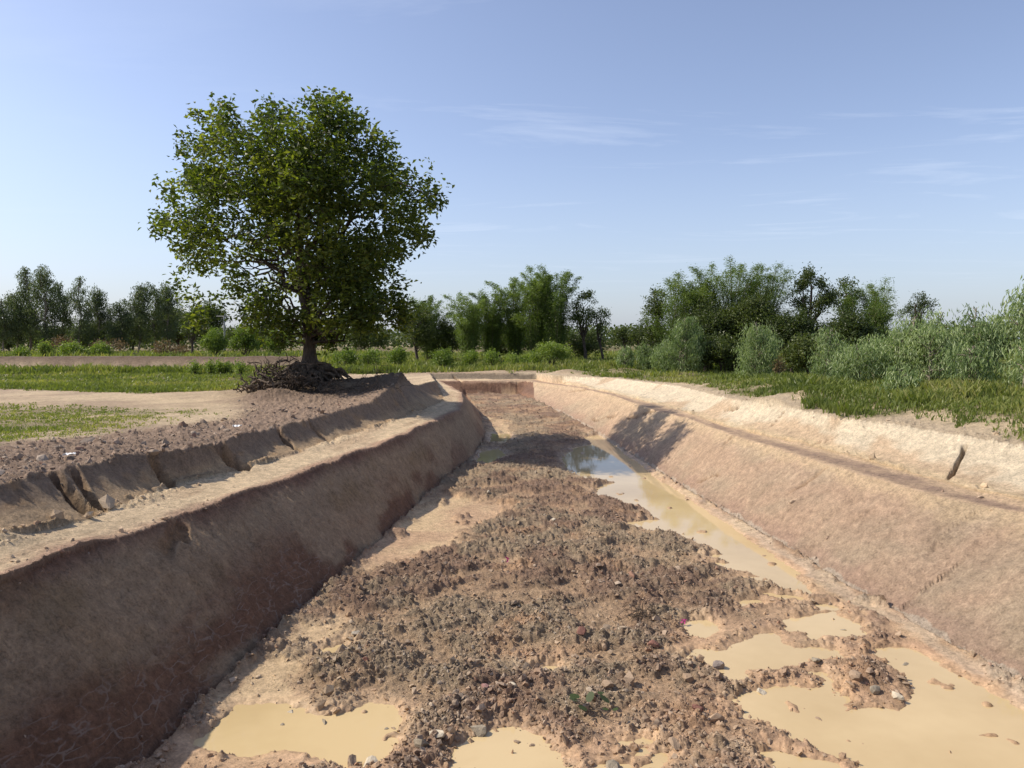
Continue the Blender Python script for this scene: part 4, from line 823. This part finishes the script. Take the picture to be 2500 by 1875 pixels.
specs = [
 ('gum','gum_tree',10,78,640,70,'gum tree cut by the left frame edge','tree',GUMS),
 ('gum','gum_tree',42,80,630,60,'low dense gum tree next to the one at the left frame edge','tree',GUMS),
 ('gum','gum_tree',68,82,577,62,'tall gum tree with the leftmost of the two high tops in the row','tree',GUMS),
 ('gum','gum_tree',108,80,579,74,'broad tall gum tree with a rounded top, second high top from the left','tree',GUMS),
 ('gum','gum_tree',138,83,612,48,'gum tree on the right shoulder of the tall left pair','tree',GUMS),
 ('gum','gum_tree',175,79,597,50,'narrow gum tree just right of the clear sky gap','tree',GUMS),
 ('gum','gum_tree',214,81,620,66,'gum tree with an arching crown sloping down to the right','tree',GUMS),
 ('gum','gum_tree',255,80,650,60,'short gum tree in the dip in the middle of the row','tree',GUMS),
 ('gum','gum_tree',298,83,612,66,'gum tree left of three joined tops near the lone tree','tree',GUMS),
 ('gum','gum_tree',335,85,612,56,'gum tree in the middle of three joined tops near the lone tree','tree',GUMS),
 ('gum','gum_tree',368,84,614,56,'gum tree whose top touches the left edge of the lone tree','tree',GUMS),
 ('darktree','dark_tree',20,96,690,110,'dark low tree in the shade behind the gums at the far left','tree',BACK),
 ('darktree','dark_tree',110,98,700,130,'dark low tree behind the two tall gum tops','tree',BACK),
 ('darktree','dark_tree',200,97,690,130,'dark low tree behind the arching gum','tree',BACK),
 ('darktree','dark_tree',290,96,680,120,'dark low tree behind the short gum','tree',BACK),
 ('darktree','dark_tree',385,94,660,130,'dark tree behind the three joined gum tops','tree',BACK),
 ('darktree','dark_tree',455,92,648,110,'dark rounded tree seen left of the lone tree under its branches','tree',BACK),
 ('darktree','dark_tree',540,90,700,120,'dark low tree seen through the lower left of the lone tree crown','tree',BACK),
 ('darktree','dark_tree',790,84,700,110,'dark low tree seen under the right side of the lone tree','tree',BACK),
 ('tree','small_tree',419,56,655,90,'small dark tree on one straight trunk behind the bund','tree',None),
 ('dry','dry_shrub',352,58,722,70,'brown dry shrub left of the small straight trunked tree','shrub','dry shrubs behind the bund'),
 ('dry','dry_shrub',395,60,728,50,'brown dry shrub touching the small straight trunked tree','shrub','dry shrubs behind the bund'),
 ('roundbush','bush',46,54,742,40,'low pale green bush on the far bund at the left','bush','bushes on the far bund'),
 ('roundbush','bush',97,54,722,42,'taller pale green bush on the far bund, second from the left','bush','bushes on the far bund'),
 ('bush','bush',150,60,735,60,'green bush behind the bund between the gum trunks','bush','bushes behind the bund'),
 ('bush','bush',215,61,738,60,'dull bush behind the bund beneath the arching gum','bush','bushes behind the bund'),
 ('dry','dry_shrub',130,66,715,90,'brownish undergrowth below the tall left gums','shrub','dry shrubs behind the bund'),
 ('dry','dry_shrub',240,67,720,90,'brownish undergrowth below the short gum','shrub','dry shrubs behind the bund'),
 ('bush','bush',465,60,705,80,'green bush behind the bund right of the small tree','bush','bushes behind the bund'),
 ('bush','bush',530,62,700,90,'green bush behind the bund left of the lone tree trunk','bush','bushes behind the bund'),
 ('bush','bush',600,64,708,80,'green bush seen just left of the lone tree trunk','bush','bushes behind the bund'),
 ('darktree','dark_tree',905,62,642,105,'dark dense tree just right of the lone tree','tree',BACK),
 ('bamboo','bamboo_clump',930,66,640,70,'small bamboo clump topping the dark tree right of the lone tree','bamboo',BAMB),
 ('darktree','dark_tree',968,66,685,80,'dark low tree left of the central bamboo','tree',BACK),
 ('bamboo','bamboo_clump',1012,60,636,80,'leftmost clump of the central bamboo','bamboo',BAMB),
 ('bamboo','bamboo_clump',1062,62,620,76,'upright clump second from the left in the central bamboo','bamboo',BAMB),
 ('bamboo','bamboo_clump',1112,63,602,76,'clump left of the highest central bamboo','bamboo',BAMB),
 ('bamboo','bamboo_clump',1158,61,577,84,'tall feathery clump at the peak of the central bamboo','bamboo',BAMB),
 ('bamboo','bamboo_clump',1200,60,577,78,'tall clump on the right side of the central bamboo peak','bamboo',BAMB),
 ('darktree','dark_tree',1080,70,690,140,'dark undergrowth tree behind the left part of the central bamboo','tree',BACK),
 ('darktree','dark_tree',1180,70,680,140,'dark undergrowth tree behind the central bamboo peak','tree',BACK),
 ('opentree','tall_tree',1262,60,622,84,'flat topped tree with open branches right of the central bamboo','tree',None),
 ('opentree','slim_tree',1300,60,655,46,'slim dark tree standing alone right of the flat topped one','tree',None),
 ('darktree','dark_tree',1265,64,710,110,'dark low growth under the flat topped tree','tree',BACK),
 ('tree','far_tree',1350,74,700,60,'low far tree in the gap between the two wooded masses','tree',None),
 ('tree','far_tree',1380,72,698,50,'low far tree beside the left edge of the right thicket','tree',None),
 ('roundbush','bush',745,50,742,66,'bush in the shade just right of the lone tree trunk','bush',BUSH),
 ('roundbush','bush',802,50,740,62,'second rounded bush right of the lone tree trunk','bush',BUSH),
 ('roundbush','bush',864,50,738,62,'rounded bush below the dark tree right of the lone tree','bush',BUSH),
 ('roundbush','bush',957,49,741,58,'bright globe shaped bush standing alone before the central bamboo','bush',BUSH),
 ('roundbush','bush',1018,51,750,58,'bush just right of the globe shaped one','bush',BUSH),
 ('roundbush','bush',1062,51,748,50,'bush in the middle of the low row before the central bamboo','bush',BUSH),
 ('roundbush','bush',1105,52,752,50,'small bush left of the largest bright bush','bush',BUSH),
 ('roundbush','bush',1150,51,755,60,'low bush at the left foot of the largest bright bush','bush',BUSH),
 ('roundbush','bush',1190,50,718,100,'largest bright green bush before the central bamboo','bush',BUSH),
 ('darktree','dark_tree',1415,46,618,74,'dull brownish tree at the left end of the right thicket','tree',BACK),
 ('bamboo','bamboo_clump',1462,44,592,90,'bamboo clump arching left over the right thicket','bamboo',BAMB),
 ('bamboo','bamboo_clump',1525,44,575,110,'bamboo clump with the left high plume of the right thicket','bamboo',BAMB),
 ('bamboo','bamboo_clump',1580,43,562,110,'bamboo clump at the highest point of the right thicket','bamboo',BAMB),
 ('bamboo','bamboo_clump',1645,43,578,110,'bamboo clump right of the highest point of the right thicket','bamboo',BAMB),
 ('darktree','dark_tree',1520,42,640,170,'dark dense tree under the left plume of the right thicket','tree',BACK),
 ('darktree','dark_tree',1625,41,625,170,'dark dense tree in the middle of the right thicket','tree',BACK),
 ('darktree','dark_tree',1710,39,655,140,'dark tree in deep shade behind the middle sapling','tree',BACK),
 ('opentree','tall_tree',1752,42,568,110,'tall open tree with forked bare limbs above the right thicket','tree',None),
 ('opentree','tall_tree',1822,44,590,70,'dark leafy top just right of the forked tree','tree',None),
 ('bamboo','bamboo_clump',1862,42,618,96,'bamboo clump right of the forked tree','bamboo',BAMB),
 ('bamboo','bamboo_clump',1892,44,606,50,'narrow bamboo plume at the right end of the right thicket','bamboo',BAMB),
 ('darktree','dark_tree',1845,38,672,160,'dark rounded tree at the right end of the right thicket','tree',BACK),
 ('darktree','dark_tree',1745,36,715,130,'low dark growth in the shade right of the solitary rounded sapling','tree',BACK),
 ('darktree','dark_tree',1560,39,715,130,'low dark growth between the pointed and the solitary rounded sapling','tree',BACK),
 ('opentree','flat_tree',1975,56,622,78,'solitary flat topped tree rising behind the saplings at the right','tree',None),
 ('darktree','dark_tree',2010,50,690,150,'low dark tree behind the saplings near the right','tree',BACK),
 ('darktree','dark_tree',2120,46,690,150,'low dark tree behind the saplings at the far right','tree',BACK),
 ('sapling','gum_sapling',1350,44,748,40,'smallest gum sapling at the left end of the right bank row','sapling',SAP),
 ('sapling','gum_sapling',1393,43,740,50,'small leafy gum sapling left of the pointed one','sapling',SAP),
 ('sapling','gum_sapling',1438,41,735,60,'gum sapling touching the pointed one on its left','sapling',SAP),
 ('sapling','gum_sapling',1483,39,682,84,'pointed gum sapling in front of the left part of the right thicket','sapling',SAP),
 ('sapling','gum_sapling',1626,33,690,96,'solitary rounded gum sapling in the middle of the right bank','sapling',SAP),
 ('sapling','gum_sapling',1795,25,705,80,'gum sapling at the left end of the big right cluster','sapling',SAP),
 ('sapling','gum_sapling',1850,22,738,110,'low broad gum sapling in front of the dark rounded tree','sapling',SAP),
 ('sapling','gum_sapling',1915,23,718,100,'gum sapling below the solitary flat topped tree, left of it','sapling',SAP),
 ('sapling','gum_sapling',1975,22,675,110,'tall gum sapling in the middle of the big right cluster','sapling',SAP),
 ('sapling','gum_sapling',2045,21,668,110,'gum sapling with pale tips right of the cluster middle','sapling',SAP),
 ('sapling','gum_sapling',2115,21,655,110,'gum sapling with some brown leaves next to the tallest one','sapling',SAP),
 ('sapling','gum_sapling',2200,17,598,150,'tallest gum sapling at the right frame edge','sapling',SAP),
 ('sapling','gum_sapling',1950,18,795,80,'low drooping gum sapling in front of the right cluster','sapling',SAP),
 ('sapling','gum_sapling',2090,18,742,100,'short gum sapling in front of the brown leaved one','sapling',SAP),
 ('dry','dry_shrub',1682,32,752,26,'small stem of dead brown leaves right of the solitary rounded sapling','shrub',None),
 ('bush','weed',420,43,782,20,'leafy weed in the field grass, leftmost of five','weed','weeds in the field grass'),
 ('bush','weed',455,43,779,24,'leafy weed in the field grass, second from the left','weed','weeds in the field grass'),
 ('bush','weed',473,44,778,16,'narrow leafy weed in the field grass, third from the left','weed','weeds in the field grass'),
 ('bush','weed',488,44,780,18,'leafy weed in the field grass, fourth from the left','weed','weeds in the field grass'),
 ('bush','weed',518,42,779,24,'leafy weed in the field grass nearest the root pile','weed','weeds in the field grass'),
]
for i, (k, nm, px, D, yt, wp, lab, cat, grp) in enumerate(specs):
    plant(k, nm, px, D, yt, wp, lab, cat, 500 + i, grp)
# far wood that closes the horizon
def far_wood():
    rg = np.random.default_rng(77); n = 26000; a = np.radians(rg.uniform(-44, 44, n)); r = rg.uniform(125, 165, n); x, y = r * np.sin(a), r * np.cos(a)
    top = 3.6 + 2.4 * fbm(np.degrees(a) * .35, r * .05, 401, 4); zz = top * rg.uniform(0, 1, n) ** .6 - .3
    V, Fc, T = leaves(np.stack([x, y, zz], 1), .75, .5, rg, 'random', np.clip(.25 + zz / 9 + rg.normal(0, .15, n), 0, 1))
    tag(mesh('far_wood', V, Fc, M['dark'], None, dict(tone=T)), 'dark far off wood along the horizon behind all the trees', 'wood', kind='stuff')
far_wood()
# utility pole
x, y, bz = base_at(486, 88); H = height_for(486, 676, 88, bz)
root = empty('utility_pole', (x, y, bz), 'thin utility pole with a crossbar left of the lone tree', 'pole')
V, Fc = tubes([(np.array([(0, 0, 0), (0, 0, H / 2), (0, 0, H)]), np.array([.16, .13, .10]))], 8); mesh('pole', V, Fc, M['conc'], root)
V, Fc = tubes([(np.array([(-.9, 0, H - .4), (0, 0, H - .4), (.9, 0, H - .4)]), np.array([.06, .06, .06]))], 6); mesh('crossbar', V, Fc, M['conc'], root)
